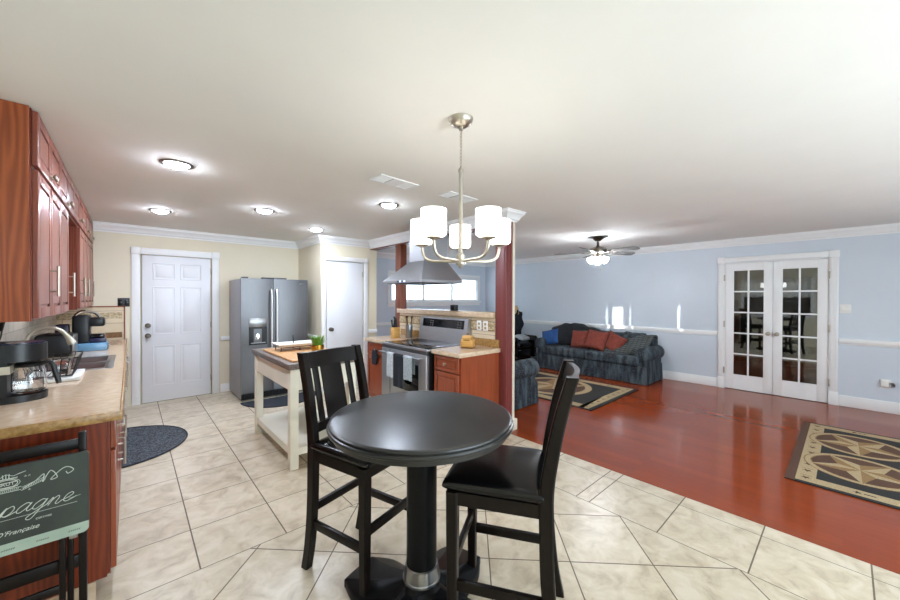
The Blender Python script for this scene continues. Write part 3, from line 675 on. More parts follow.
FRONT = -0.37
def upper(y0, y1, z0, z1, doors, label, pulls, near=False):
    c = thing('upper_cabinet', label, 'cabinet', (XL + .16, (y0 + y1) / 2, z0), group='cherry upper cabinets on the left wall')
    b = MB().box(XL + .002, FRONT - .02, y0 + (.018 if near else .0015), y1 - .0015, z0, z1).box(FRONT - .02, FRONT, y0 + .012, y1 - .0015, z0, z1)
    b.build('body', 'oakdark', c)
    if near:
        MB().box(XL + .002, FRONT - .004, y0, y0 + .018, z0, CZ - .002).build('end_panel', 'oak', c); MB().box(FRONT - .006, FRONT - .0005, y0 + .019, y0 + .035, z0, z1).build('gap_shade_strip', 'gapshade', c)  # solid dark strip stands in for the shade in the gap
    n = len(doors)
    for i, (a, e) in enumerate(doors):
        b = MB(); b.M = facing(FRONT, 0, 0, '+X')
        cab_door(b, a + .004, e - .004, z0 + .012, z1 - .008, .0015)
        dd = b.build('door', 'cherry', c)
        for (py, v0, v1) in pulls:
            if a < py < e:
                h = MB(); h.M = facing(FRONT, 0, 0, '+X')
                if v1: bar_pull(h, py, v0, v1, .021)
                else: h.lathe([(.008, 0), (.006, .012), (.015, .02), (.015, .026), (.008, .03)], (py, v0, .021), 14)
                h.build('handle' if v1 else 'knob', 'nickel', dd)
B_ = 1.345; S_ = 2.125
upper(2.72, 3.17, B_, S_ - .004, [(2.76, 3.17)], 'nearest tall cherry wall cabinet with one door and bar handle', [(3.13, 1.47, 1.65)], True)
upper(3.17, 3.98, B_, S_ - .004, [(3.18, 3.57), (3.57, 3.97)], 'tall two-door cherry wall cabinet beside the open gap over the sink', [(3.93, 1.47, 1.65)])
upper(4.79, 5.6, B_, S_ - .004, [(4.8, 5.2), (5.2, 5.59)], 'tall cherry wall cabinet just beyond the gap over the sink', [(4.84, 1.47, 1.65), (5.24, 1.47, 1.65)])
upper(5.6, 6.41, B_, S_ - .004, [(5.61, 6.0), (6.0, 6.40)], 'tall cherry wall cabinet against the kitchen back wall', [(5.96, 1.47, 1.65)])
lab = ['nearest short cherry cabinet of the row under the ceiling', 'short ceiling cabinet second from the near oak end', 'short ceiling cabinet above the gap over the sink', 'short ceiling cabinet second from the back wall', 'short ceiling cabinet touching the kitchen back wall']
ed = [2.72, 3.56, 4.36, 5.16, 5.86, 6.41]
for i in range(5):
    a, e = ed[i] + (.04 if i == 0 else 0), ed[i + 1]; m = (a + e) / 2
    upper(ed[i] + (.019 if i == 0 else 0), e, S_, CZ, [(a, m), (m, e)], lab[i], [(m - .03, S_ + .05, 0), (m + .03, S_ + .05, 0)])

# left base cabinets: near run up to the sink, sink base, far base
BX = -0.075
def base(y0, y1, label, doors, near=False):
    c = thing('base_cabinet', label, 'cabinet', (XL + .3, (y0 + y1) / 2, 0), group='cherry base cabinets under the left counter')
    b = MB(); b.box(XL + .002, BX - .07, y0 + (.02 if near else .0015), y1 - .0015, 0, .1).box(XL + .002, BX, y0 + (.02 if near else .0015), y1 - .0015, .1, .868)
    b.build('body', 'oakdark', c)
    if near:
        MB().box(XL + .002, BX - .075, y0, y0 + .02, 0, .1).box(XL + .002, BX - .012, y0, y0 + .02, .1, .868).build('end_panel', 'oakdark', c)
        MB().box(XL + .002, BX - .05, y0 - .008, y0 - .001, 0, .1).build('kick_board', 'laminate', c)
    for (a, e, z0, z1, hv) in doors:
        b = MB(); b.M = facing(BX, 0, 0, '+X')
        cab_door(b, a + .005, e - .005, z0, z1, .0015)
        dd = b.build('drawer' if z1 - z0 < .25 else 'door', 'cherry2', c)
        h = MB(); h.M = facing(BX, 0, 0, '+X')
        if z1 - z0 < .25: h.tube([((a + e) / 2 - .07, (z0 + z1) / 2, .047), ((a + e) / 2 + .07, (z0 + z1) / 2, .047)], .006, 8); [h.tube([((a + e) / 2 + q, (z0 + z1) / 2, .02), ((a + e) / 2 + q, (z0 + z1) / 2, .047)], .005, 8) for q in (-.05, .05)]
        else: bar_pull(h, a + .06 if hv else e - .06, z1 - .20, z1 - .05, .02, .03)
        h.build('handle', 'nickel', dd)
base(2.41, 3.25, 'near base cabinet with red oak end panel behind the tray table', [(2.43, 2.84, .72, .855, 0), (2.84, 3.24, .72, .855, 0), (2.43, 2.84, .12, .705, 0), (2.84, 3.24, .12, .705, 1)], True)
base(3.25, 3.82, 'narrow base cabinet just before the sink', [(3.26, 3.81, .72, .855, 0), (3.26, 3.81, .12, .705, 1)])
base(3.82, 4.75, 'sink base cabinet behind the half round dark mat', [(3.83, 4.28, .12, .855, 0), (4.28, 4.74, .12, .855, 1)])
base(5.37, 6.41, 'far base cabinet ending at the kitchen back wall', [(5.38, 5.88, .72, .855, 0), (5.88, 6.40, .72, .855, 0), (5.38, 5.88, .12, .705, 0), (5.88, 6.40, .12, .705, 1)])
o = thing('dishwasher', 'dishwasher front under the counter beyond the sink', 'dishwasher', (XL + .3, 5.06, 0))
MB().box(XL + .002, BX - .005, 4.757, 5.363, .1, .866).box(XL + .002, BX - .08, 4.757, 5.363, 0, .1).build('body', 'black', o)
p_ = MB().box(BX - .004, BX + .025, 4.76, 5.36, .11, .862, 0, .004).build('door', 'steel', o)
h = MB(); h.tube([(BX + .06, 4.82, .80), (BX + .06, 5.30, .80)], .01, 10); [h.tube([(BX + .02, y, .80), (BX + .06, y, .80)], .008, 8) for y in (4.86, 5.26)]; h.build('handle', 'chrome', p_)
# worktop with sink cut-out
sx0, sx1, sy0, sy1 = -.54, -.12, 3.86, 4.66
CT = .91
o = thing('countertop', 'beige laminate countertop with gold edge along the left wall', 'countertop', (XL + .3, 4.4, .87))
b = MB().box(XL + .002, sx0, 2.385, YB - .02, .8695, CT).box(sx1, -.04, 2.39, YB - .02, .8695, CT).box(sx0, sx1, 2.39, sy0, .8695, CT).box(sx0, sx1, sy1, YB - .02, .8695, CT)
b.build('worktop', 'laminate', o)
MB().box(XL + .002, -.028, 2.375, 2.39, .866, CT, 0, .005).box(-.04, -.028, 2.39, YB - .02, .866, CT, 0, .005).build('edge_band', 'lamedge', o)
MB().box(XL + .002, XL + .018, 2.39, YB - .02, CT, .95).build('upstand', 'laminate', o)
o = thing('sink', 'double bowl stainless sink set in the left counter', 'sink', (-.34, 4.26, CT))
b = MB(); t = .004
b.box(sx0 - .02, sx1 + .02, sy0 - .02, sy0 + .03, CT, CT + t, 0, .002).box(sx0 - .02, sx1 + .02, sy1 - .03, sy1 + .02, CT, CT + t, 0, .002).box(sx0 - .02, sx0 + .05, sy0, sy1, CT, CT + t, 0, .002).box(sx1 - .03, sx1 + .02, sy0, sy1, CT, CT + t, 0, .002).box(sx0, sx1, 4.24, 4.28, CT - .01, CT + t)
b.build('rim', 'steel', o)
for (y0, y1) in ((sy0 + .03, 4.24), (4.28, sy1 - .03)):
    b = MB(); x0, x1 = sx0 + .05, sx1 - .03; zb = CT - .16
    b.box(x0, x1, y0, y1, zb, zb + .004).box(x0, x0 + .004, y0, y1, zb, CT).box(x1 - .004, x1, y0, y1, zb, CT).box(x0, x1, y0, y0 + .004, zb, CT).box(x0, x1, y1 - .004, y1, zb, CT)
    bw = b.build('bowl', 'steel', o)
    MB().lathe([(.045, 0), (.045, .003), (.02, .006)], ((x0 + x1) / 2, (y0 + y1) / 2, zb + .004), 18).build('drain', 'darknick', bw)
o = thing('faucet', 'arched steel faucet with pull-down spray head behind the sink', 'faucet', (-.585, 4.22, CT))
b = MB(); b.lathe([(.03, 0), (.03, .01), (.02, .02), (.018, .06)], (-.595, 4.22, CT), 18)
arc = [(-.595, 4.22, CT + .05), (-.595, 4.22, CT + .2)] + [(-.595 + .11 - .11 * math.cos(a), 4.22, CT + .2 + .11 * math.sin(a)) for a in [k * rad(140) / 10 for k in range(1, 11)]]
b.tube(catmull(arc, 4), .013, 12); b.build('spout', 'nickel', o)
e = arc[-1]; MB().tube([(e[0], 4.22, e[2]), (e[0] + .03, 4.22, e[2] - .05), (e[0] + .05, 4.22, e[2] - .10)], [.014, .02, .027], 14).build('spray_head', 'nickel', o)
MB().tube([(-.585, 4.2, CT + .05), (-.56, 4.13, CT + .08)], .007, 8).build('lever', 'nickel', o)
MB().lathe([(.012, 0), (.014, .01), (.012, .02)], (e[0] + .02, 4.22, e[2] - .035), 12).build('spray_button', 'yellow', o)

# things on the left counter
cmx, cmy = -.475, 3.0
o = thing('coffee_maker', 'black drip coffee maker with silver band and glass carafe', 'coffee maker', (cmx, cmy, CT))
b = MB(); y0, y1 = cmy - .105, cmy + .105
def stad(x0, x1, y0, y1, n=12):
    r = (y1 - y0) / 2; ym = (y0 + y1) / 2
    return [(x0, y0), (x1 - r, y0)] + [(x1 - r + r * math.sin(a), ym - r * math.cos(a)) for a in [PI * k / n for k in range(1, n)]] + [(x1 - r, y1), (x0, y1)]
b.prism(stad(-.64, -.345, y0, y1), CT, CT + .035); b.box(-.64, -.475, y0, y1, CT + .03, CT + .25); b.build('base', 'black', o)
MB().prism(stad(-.64, -.345, y0 - .004, y1 + .004), CT + .215, CT + .305).build('brew_head', 'black', o)
MB().prism([(-.641, y0 - .003), (-.465, y0 - .003), (-.465, y1 + .003), (-.641, y1 + .003)], CT + .155, CT + .195).build('silver_band', 'bandsilver', o)
MB().prism(stad(-.60, -.355, y0 + .015, y1 - .015), CT + .305, CT + .312).build('lid', 'purple', o)
ccx = -.415
c = MB().lathe([(.052, 0), (.064, .01), (.067, .06), (.062, .11), (.052, .145), (.049, .145), (.058, .11), (.063, .06), (.06, .014), (.0, .006)], (ccx, cmy, CT + .0365), 28, 0, None, False).build('carafe', 'clear', o)
MB().lathe([(.053, 0), (.055, .012), (.045, .025)], (ccx, cmy, CT + .177), 24).build('carafe_lid', 'black', c)
MB().tube(catmull([(ccx + .04, cmy - .02, CT + .19), (ccx + .085, cmy - .02, CT + .19), (ccx + .10, cmy - .02, CT + .13), (ccx + .115, cmy - .02, CT + .07)], 6), [.011] * 6 + [.012] * 13, 8).build('carafe_handle', 'black', c)
MB().lathe([(.056, 0), (.058, .06), (.0, .065)], (ccx, cmy, CT + .045), 24).build('coffee_water', 'clear', c)
o = thing('dish_rack', 'black wire dish rack on the counter before the sink', 'dish rack', (-.36, 3.62, CT))
b = MB(); x0, x1, y0, y1 = -.49, -.29, 3.45, 3.74; z0, z1 = CT + .026, CT + .155
for z in (z0 + .01, z1):
    q = .03 if z == z1 else 0
    b.tube([(x0 - q, y0 - q, z), (x1 + q, y0 - q, z), (x1 + q, y1 + q, z), (x0 - q, y1 + q, z)], .005, 6, 0, True)
for k in range(8):
    x = x0 + (x1 - x0) * k / 7; q = -.03 + .06 * k / 7; b.tube([(x, y0, z0 + .01), (x + q, y0 - .03, z1)], .0025, 5); b.tube([(x, y1, z0 + .01), (x + q, y1 + .03, z1)], .0025, 5); b.tube([(x, y0, z0 + .01), (x, y1, z0 + .01)], .0025, 5)
for k in range(8):
    y = y0 + (y1 - y0) * k / 7; q = -.03 + .06 * k / 7; b.tube([(x0, y, z0 + .01), (x0 - .03, y + q, z1)], .0025, 5); b.tube([(x1, y, z0 + .01), (x1 + .03, y + q, z1)], .0025, 5)
b.build('wire_basket', 'blackmat', o)
MB().box(x1 - .09, x1 - .01, y0 + .02, y0 + .10, z0 + .015, z1 - .015, 0, .012).build('cutlery_cup', 'clear', o)
MB().box(-.52, -.25, 3.42, 3.79, CT, CT + .024, 0, .008).build('drip_tray', 'plate', o)
o = thing('toaster', 'black toaster with steel end behind the faucet', 'toaster', (-.5, 4.95, CT))
MB().box(-.64, -.40, 4.80, 5.10, CT + .012, CT + .21, 0, .03, 4).box(-.63, -.42, 4.82, 5.08, CT, CT + .014).build('body', 'black', o)
MB().box(-.41, -.385, 4.81, 5.09, CT + .02, CT + .20, 0, .012, 3).build('end_plate', 'steel', o)
for x in (-.57, -.48): MB().box(x - .015, x + .015, 4.84, 5.06, CT + .205, CT + .2115).build('slot', 'gapshade', o)
o = thing('coffee_pod_box', 'flat blue clear box holding coffee pods under the black brewer', 'box', (-.32, 5.32, CT))
MB().box(-.45, -.18, 5.17, 5.48, CT, CT + .075, 0, .006).build('box', 'bluebox', o)
MB().box(-.18, -.172, 5.19, 5.46, CT + .012, CT + .062, 0, .004).build('drawer_front', 'clear', o); MB().box(-.172, -.162, 5.29, 5.36, CT + .03, CT + .045, 0, .003).build('handle', 'chrome', o)
o = thing('pod_coffee_machine', 'tall black pod coffee machine on the flat blue box', 'coffee machine', (-.32, 5.32, CT + .0755))
z = CT + .0755
MB().box(-.44, -.31, 5.22, 5.42, z, z + .29, 0, .02, 3).build('body', 'black', o)
MB().box(-.33, -.20, 5.235, 5.405, z + .17, z + .265, 0, .02, 3).build('brew_head', 'black', o)
MB().box(-.32, -.19, 5.235, 5.405, z, z + .045, 0, .01).build('drip_tray', 'purple', o)
MB().box(-.32, -.20, 5.26, 5.38, z + .046, z + .09, 0, .015, 3).build('cup_rest', 'blackgloss', o)
b = MB(); b.tube(catmull([(-.42, 5.25, z + .285), (-.37, 5.25, z + .33), (-.28, 5.25, z + .315), (-.24, 5.25, z + .27)], 5), .014, 8); b.build('lever_handle', 'chrome', o)
MB().box(-.56, -.46, 5.24, 5.40, z - .07, z + .2, 0, .015).build('water_tank', 'purple', o)
# cord draped over the tiles behind the coffee maker
b = MB(); b.tube(catmull([(-.655, 3.02, CT + .005), (-.62, 3.2, CT + .06), (-.655, 3.5, CT + .25), (-.64, 3.72, CT + .27), (-.655, 3.9, CT + .41)], 8), .004, 6)
b.tube([(-.655, 3.83, CT + .33), (-.652, 3.93, CT + .43)], .012, 8)
tag(b.build('power_cord', 'black'), 'thin black power cord rising up the grey tiles behind the coffee maker', 'cord')
o = thing('light_switch', 'black light switch plate beside the white kitchen door', 'switch', (-.065, YB, 1.39))
MB().box(-.125, -.005, YB - .008, YB, 1.335, 1.45, 0, .003).build('plate', 'black', o)
for x in (-.095, -.035): MB().box(x - .016, x + .016, YB - .012, YB - .007, 1.36, 1.425, 0, .003).build('rocker', 'blackgloss', o)
o = thing('light_switch', 'white double light switch right of the french doors', 'switch', (XR, .02, 1.33))
MB().box(XR - .008, XR, -.045, .06, 1.27, 1.39, 0, .003).build('plate', 'plate', o)
for y in (-.018, .033): MB().box(XR - .013, XR - .007, y - .014, y + .014, 1.3, 1.36, 0, .003).build('rocker', 'plate', o)
o = thing('plug_in_freshener', 'white plug-in air freshener low on the blue wall', 'air freshener', (XR, -.34, .34))
MB().box(XR - .006, XR, -.39, -.30, .31, .43, 0, .003).build('outlet_plate', 'plate', o)
MB().box(XR - .05, XR - .006, -.375, -.30, .335, .42, 0, .015, 3).build('body', 'plate', o); MB().lathe([(.022, 0), (.024, .03), (.012, .05)], (XR - .03, -.40, .345), 16).build('bottle', 'clear', o)

# ------------------------------------------------------------------ floor mats
def half_mat(name, label, cx, y0, y1, ang, m, depth):
    n = 40; a = (y1 - y0) / 2
    pts = [(-a, 0)] + [(-a * math.cos(PI * k / n), -depth * math.sin(PI * k / n)) for k in range(1, n)] + [(a, 0)]
    o = thing(name, label, 'mat', (cx, (y0 + y1) / 2, 0), ang)
    b = MB().prism(pts, .001, .010); b.build('mat_body', m, o, True)
    b = MB(); b.tube([(x, y, .011) for x, y in pts], .006, 6, 0, True); b.build('mat_rim', 'rubber2', o, True)
    return o
half_mat('floor_mat', 'half round dark woven mat in front of the sink cabinet', -.13, 4.12, 5.32, rad(90), 'rubber', .58)
half_mat('floor_mat', 'half round dark blue mat in front of the refrigerator', 1.5, 4.55, 5.55, 0, 'rubber2', .50).location = (1.62, 5.53, 0)

# ------------------------------------------------------------------ refrigerator
FX0, FX1, FY = 1.14, 2.05, 5.58
o = thing('refrigerator', 'stainless side by side refrigerator with ice dispenser', 'refrigerator', ((FX0 + FX1) / 2, 5.95, 0))
MB().box(FX0, FX1, FY + .075, 6.37, .03, 1.72, 0, .006).box(FX0 + .04, FX1 - .04, FY + .1, 6.33, 0, .03).build('body', 'fridgeside', o)
b = MB().box(FX0 + .01, FX1 - .01, FY + .05, FY + .08, .02, .10)
for k in range(9): b.box(FX0 + .05 + k * .09, FX0 + .11 + k * .09, FY + .042, FY + .05, .035, .085)
b.build('kick_grille', 'black', o)
fs = FX0 + .415
for (x0, x1, nm) in ((FX0, fs - .003, 'freezer_door'), (fs + .003, FX1, 'fridge_door')):
    b = MB(); n = 10; pts = [(x0, FY + .075)] + [(x0 + (x1 - x0) * k / n, FY + .012 - .012 * math.sin(PI * k / n)) for k in range(n + 1)] + [(x1, FY + .075)]
    b.prism(pts, .115, 1.73); dr = b.build(nm, 'steeld', o)
    hx = fs - .035 if x0 == FX0 else fs + .035
    h = MB(); h.tube(catmull([(hx, FY + .02, .66), (hx, FY - .045, .70), (hx, FY - .052, 1.1), (hx, FY - .045, 1.53), (hx, FY + .02, 1.57)], 6), .0125, 10); h.build('handle', 'paleh', dr)
    MB().box(x0 + (.02 if x0 == FX0 else -.14), x0 + (.10 if x0 == FX0 else .20), FY + .06, FY + .14, 1.73, 1.752, 0, .008).build('hinge_cover', 'black', dr)
    if x0 == FX0:
        b = MB(); xa, xb = FX0 + .095, FX0 + .325
        b.box(xa, xb, FY - .008, FY + .02, 1.045, 1.165, 0, .004); b.build('dispenser_panel', 'steel', dr)
        b = MB(); b.box(xa, xb, FY - .006, FY + .01, 1.015, 1.045).box(xa, xa + .018, FY - .006, FY + .01, .80, 1.03).box(xb - .018, xb, FY - .006, FY + .01, .80, 1.03).box(xa, xb, FY - .008, FY + .01, .79, .815).box(xa + .018, xb - .018, FY + .001, FY + .004, .81, 1.02)
        b.build('dispenser_recess', 'black', dr)
        b = MB(); b.lathe([(.05, 0), (.045, .06), (.03, .1)], ((xa + xb) / 2, FY + .012, .86), 16, 0, Matrix.Diagonal((1, .35, 1))); b.build('dispenser_paddle', 'chrome', dr)
        MB().box(xa + .02, xb - .02, FY - .012, FY + .01, .812, .822).build('dispenser_tray', 'steel', dr)
    else:
        MB().box(x1 - .14, x1 - .06, FY + .003, FY + .006, 1.66, 1.675).build('badge', 'chrome', dr)

# ------------------------------------------------------------------ white kitchen cart
IX0, IX1, IY0, IY1 = 1.0, 1.60, 3.12, 4.28
o = thing('kitchen_cart', 'white wooden kitchen cart with grey washed top and low shelf', 'cart', ((IX0 + IX1) / 2, (IY0 + IY1) / 2, 0))
b = MB()
for x in (IX0 + .035, IX1 - .035):
    for y in (IY0 + .035, IY1 - .035): MB().box(x - .035, x + .035, y - .035, y + .035, 0, .855, 0, .004).build('leg', 'whitepaint', o)
b = MB().box(IX0 + .012, IX0 + .034, IY0 + .07, IY1 - .07, .67, .855).box(IX1 - .034, IX1 - .012, IY0 + .07, IY1 - .07, .67, .855).box(IX0 + .07, IX1 - .07, IY0 + .012, IY0 + .034, .67, .855).box(IX0 + .07, IX1 - .07, IY1 - .034, IY1 - .012, .67, .855)
b.build('apron', 'whitepaint', o)
b = MB().box(IX0 + .012, IX1 - .012, IY0 + .012, IY1 - .012, .145, .175)
b.box(IX0 + .012, IX0 + .034, IY0 + .07, IY1 - .07, .115, .146).box(IX0 + .07, IX1 - .07, IY0 + .012, IY0 + .034, .115, .146); b.build('shelf', 'whitepaint', o)
MB().box(IX0 - .02, IX1 + .02, IY0 - .02, IY1 + .02, .856, .905, 0, .005).build('top', 'greywood', o)
o = tag(MB().box(IX0 + .03, IX1 - .04, IY0 + .06, IY1 - .2, .9055, .925, 0, .006).build('cutting_board', 'board'), 'large bamboo cutting board lying on the kitchen cart', 'cutting board')
o = thing('serving_tray', 'white scalloped serving tray with dark wire stand on the cutting board', 'tray', (1.3, 3.86, .926))
b = MB()
def trayf(u, v):
    q = (u * 2 - 1); r = (v * 2 - 1); e = max(abs(q), abs(r))
    return (1.3 + .21 * q, 3.86 + .12 * r, .968 + .026 * e ** 6)
b.sheet(trayf, 20, 14, (0, 0, -.008)); b.build('tray', 'plate', o)
b = MB()
for (x, y) in ((1.12, 3.77), (1.12, 3.95), (1.48, 3.77), (1.48, 3.95), (1.3, 3.76), (1.3, 3.96)): b.tube([(x, y, .927), (x, y, .962)], .004, 6); b.lathe([(.009, 0), (.009, .004)], (x, y, .926), 8)
b.tube([(1.12, 3.77, .959), (1.48, 3.77, .959), (1.48, 3.95, .959), (1.12, 3.95, .959)], .0035, 6, 0, True); b.tube([(1.3, 3.95, .96), (1.3, 3.97, 1.06)], .005, 6); b.build('wire_stand', 'blackmat', o)
px_, py_ = 1.37, 3.47
o = thing('potted_grass', 'small green grass plant in a gold pot on the cart', 'plant', (px_, py_, .926))
MB().lathe([(.052, 0), (.057, .004), (.059, .07), (.059, .076), (.054, .076), (.052, .06)], (px_, py_, .9258), 24).build('pot', 'gold', o)
b = MB()
for k in range(190):
    a = random.uniform(0, 2 * PI); r = .042 * math.sqrt(random.random()); h_ = random.uniform(.06, .12); l = random.uniform(.01, .075)
    x, y = px_ + r * math.cos(a), py_ + r * math.sin(a); ca, sa = math.cos(a), math.sin(a); w_ = .0035; z = .985
    P = [Vector((x, y, z)), Vector((x + ca * l * .4, y + sa * l * .4, z + h_ * .65)), Vector((x + ca * l, y + sa * l, z + h_))]
    s_ = Vector((-sa, ca, 0)) * w_
    b.raw([P[0] - s_, P[0] + s_, P[1] + s_ * 1.1, P[1] - s_ * 1.1, P[2], P[1] + Vector((0, 0, .002))], [(0, 1, 2, 3), (3, 2, 4), (0, 1, 5)])
b.build('foliage', 'leaf', o)

# ------------------------------------------------------------------ stove wall
SY0, SY1, SXF = 3.0, 3.92, 2.37
o = thing('stove', 'stainless freestanding range with black glass cooktop', 'stove', (2.67, (SY0 + SY1) / 2, 0))
MB().box(SXF + .03, HX - .03, SY0, SY1, .02, .885).box(SXF + .08, HX - .06, SY0 + .03, SY1 - .03, 0, .02).build('body', 'black', o)
b = MB().box(SXF - .01, HX - .03, SY0 - .002, SY1 + .002, .885, .905, 0, .004); b.build('top_rim', 'hoodsteel', o)
ct = MB().box(SXF + .03, HX - .10, SY0 + .02, SY1 - .02, .905, .911, 0, .002).build('cooktop', 'blackgloss', o)
for (x, y, r) in ((2.52, 3.22, .1), (2.52, 3.69, .085), (2.79, 3.22, .075), (2.79, 3.69, .1)):
    MB().tube([(x + r * math.cos(a), y + r * math.sin(a), .9112) for a in [2 * PI * k / 32 for k in range(32)]], .0012, 4, 0, True).build('burner_ring', 'steeld', ct)
b = MB(); b.raw([(HX - .11, SY0, .905), (HX - .015, SY0, .905), (HX - .015, SY0, 1.21), (HX - .06, SY0, 1.21), (HX - .11, SY1, .905), (HX - .015, SY1, .905), (HX - .015, SY1, 1.21), (HX - .06, SY1, 1.21)], [(0, 1, 2, 3), (7, 6, 5, 4), (0, 4, 5, 1), (1, 5, 6, 2), (2, 6, 7, 3), (3, 7, 4, 0)])
bgd = b.build('backguard', 'hoodsteel', o)
def bgx(z): return HX - .11 + .05 * (z - .905) / .305
b = MB(); ya, yb = SY0 + .06, SY1 - .06
b.raw([(bgx(1.09) - .002, ya, 1.085), (bgx(1.19) - .002, ya, 1.19), (bgx(1.19) - .002, yb, 1.19), (bgx(1.09) - .002, yb, 1.085), (bgx(1.09) + .01, ya, 1.085), (bgx(1.19) + .01, ya, 1.19), (bgx(1.19) + .01, yb, 1.19), (bgx(1.09) + .01, yb, 1.085)], [(0, 1, 2, 3), (4, 7, 6, 5), (0, 4, 5, 1), (1, 5, 6, 2), (2, 6, 7, 3), (3, 7, 4, 0)])
cp = b.build('control_panel', 'display', bgd)
for k in range(4):
    for j in range(3):
        y = SY0 + .12 + k * .045 + (.44 if k > 1 else 0); z = 1.105 + j * .028
        MB().box(bgx(z) - .004, bgx(z), y - .014, y + .014, z - .008, z + .008, 0, .002).build('button', 'steeld', cp)
MB().box(bgx(1.15) - .004, bgx(1.15), 3.43, 3.53, 1.13, 1.165).build('clock_display', 'blackgloss', cp)
b = MB().box(SXF - .005, SXF + .03, SY0 + .01, SY1 - .01, .845, .884, 0, .003); b.build('vent_strip', 'steeld', o)
b = MB().box(SXF - .012, SXF + .03, SY0 + .008, SY1 - .008, .25, .842, 0, .005); od = b.build('oven_door', 'hoodsteel', o)
MB().box(SXF - .015, SXF - .011, SY0 + .14, SY1 - .28, .40, .72, 0, .002).build('oven_window', 'blackgloss', od)
MB().box(SXF - .0145, SXF - .0115, SY1 - .205, SY1 - .20, .26, .835).build('door_seam', 'gapshade', od)
h = MB(); HB = SXF - .065; h.tube([(HB, SY0 + .04, .80), (HB, SY1 - .04, .80)], .013, 12); [h.tube([(SXF - .01, y, .80), (HB, y, .80)], .009, 8) for y in (SY0 + .07, SY1 - .07)]; h.build('oven_handle', 'steel', od)
b = MB().box(SXF - .012, SXF + .03, SY0 + .008, SY1 - .008, .06, .24, 0, .005); dw = b.build('drawer', 'hoodsteel', o)
def towel(y0, y1, zf, zb, m, label, tilt=0.0):
    """cloth folded over the oven handle"""
    r = .019
    def f(u, v):
        y = y0 + (y1 - y0) * u + tilt * v; L1 = .80 - zf; L2 = .80 - zb; tot = L1 + L2 + PI * r; q = v * tot
        wob = .006 * math.sin(u * 9 + y0 * 30)
        if q < L1: return (HB - r - wob * (1 - q / L1), y, zf + q)
        q -= L1
        if q < PI * r: a = q / r; return (HB - r * math.cos(a), y, .80 + r * math.sin(a))
        q -= PI * r; return (HB + r, y, .80 - q)
    o = MB().sheet(f, 12, 40, (-.004, 0, 0)).build('hand_towel', m, None, False, 60); return tag(o, label, 'towel', 'towels on the oven handle')
towel(3.54, 3.67, .53, .66, 'towel2', 'whitish towel at the left end of the oven handle')
towel(3.34, 3.525, .44, .60, 'navy', 'long dark navy towel in the middle of the oven handle')
towel(3.16, 3.325, .55, .62, 'towel', 'pale grey towel on the oven handle right of the navy one')

def stove_base(y0, y1, label, has_mitt=False):
    c = thing('base_cabinet', label, 'cabinet', (2.68, (y0 + y1) / 2, 0), group='cherry base cabinets beside the stove')
    MB().box(2.46, HX, y0, y1, .1, .868).box(2.53, HX, y0, y1, 0, .1).build('body', 'cherry2', c)
    for (z0, z1) in ((.70, .855), (.12, .685)):
        b = MB(); b.M = facing(2.46, 0, 0, '-X'); cab_door(b, -y1 + .02, -y0 - .02, z0, z1, .0015, .02, .045 if z1 - z0 > .3 else .03)
        dd = b.build('drawer' if z0 > .5 else 'door', 'cherry2', c)
        if z0 > .5: MB().lathe([(.009, 0), (.007, .012), (.016, .02), (.016, .028), (.006, .032)], (2.439, (y0 + y1) / 2, (z0 + z1) / 2), 14, 0, Matrix.Rotation(rad(-90), 3, 'Y')).build('knob', 'nickel', dd)
    return c
stove_base(2.57, 2.99, 'cherry base cabinet between the stove and maroon post')
stove_base(3.93, 4.44, 'cherry base cabinet left of the stove with hanging mitt')
def small_top(y0, y1, label, near):
    o = thing('countertop', label, 'countertop', (2.66, (y0 + y1) / 2, .87))
    MB().box(2.43, HX - .012, y0, y1, .8695, .91).build('worktop', 'laminate', o)
    MB().box(2.417, 2.43, y0 - (.013 if near else 0), y1, .866, .91, 0, .004).box(2.43, HX, y0 - .013, y0, .866, .91, 0, .004).build('edge_band', 'laminate', o)
    MB().box(HX - .03, HX - .0125, y0, y1, .91, 1.0, 0, .004).build('upstand', 'lamedge', o)
small_top(2.56, 2.995, 'small beige countertop right of the stove', True)
small_top(3.926, 4.47, 'small beige countertop left of the stove', False)
o = thing('oven_mitt', 'black oven mitt hanging on the left stove cabinet', 'oven mitt', (2.41, 4.18, .58))
b = MB(); b.M = facing(2.420, 4.18, .575, '-X')
b.prism([(-.055, .02), (-.035, 0), (.03, 0), (.055, .025), (.06, .09), (.085, .115), (.08, .145), (.055, .14), (.05, .19), (-.05, .19), (-.06, .1)], 0, .018); b.build('mitt', 'navy', o)
b = MB(); b.tube([(2.413, 4.18 + .02 * math.cos(a), .772 + .02 * math.sin(a)) for a in [2 * PI * k / 12 for k in range(12)]], .003, 6, 0, True); b.build('loop', 'navy', o)
o = thing('knife_block', 'light wood knife block on the counter left of the stove', 'knife block', (2.69, 4.13, .91))
MB().box(2.65, 2.75, 4.085, 4.165, .91, 1.06, 0, .006).build('block', 'wood', o)
for (x, y, hh, t_) in ((2.67, 4.10, .11, -.02), (2.67, 4.125, .13, -.04), (2.67, 4.15, .10, .02), (2.71, 4.10, .12, .03), (2.71, 4.13, .10, .0), (2.73, 4.15, .14, .05)):
    MB().tube([(x, y, 1.058), (x, y + t_, 1.06 + hh)], [.009, .011], 8).build('knife_handle', 'black', o)
o = thing('utensil_canister', 'steel canister with dark utensils behind the stove', 'canister', (2.86, 4.03, .91))
MB().lathe([(.048, 0), (.05, .005), (.05, .18), (.046, .18), (.046, .02)], (2.86, 4.03, .91), 24).build('canister', 'steel', o)
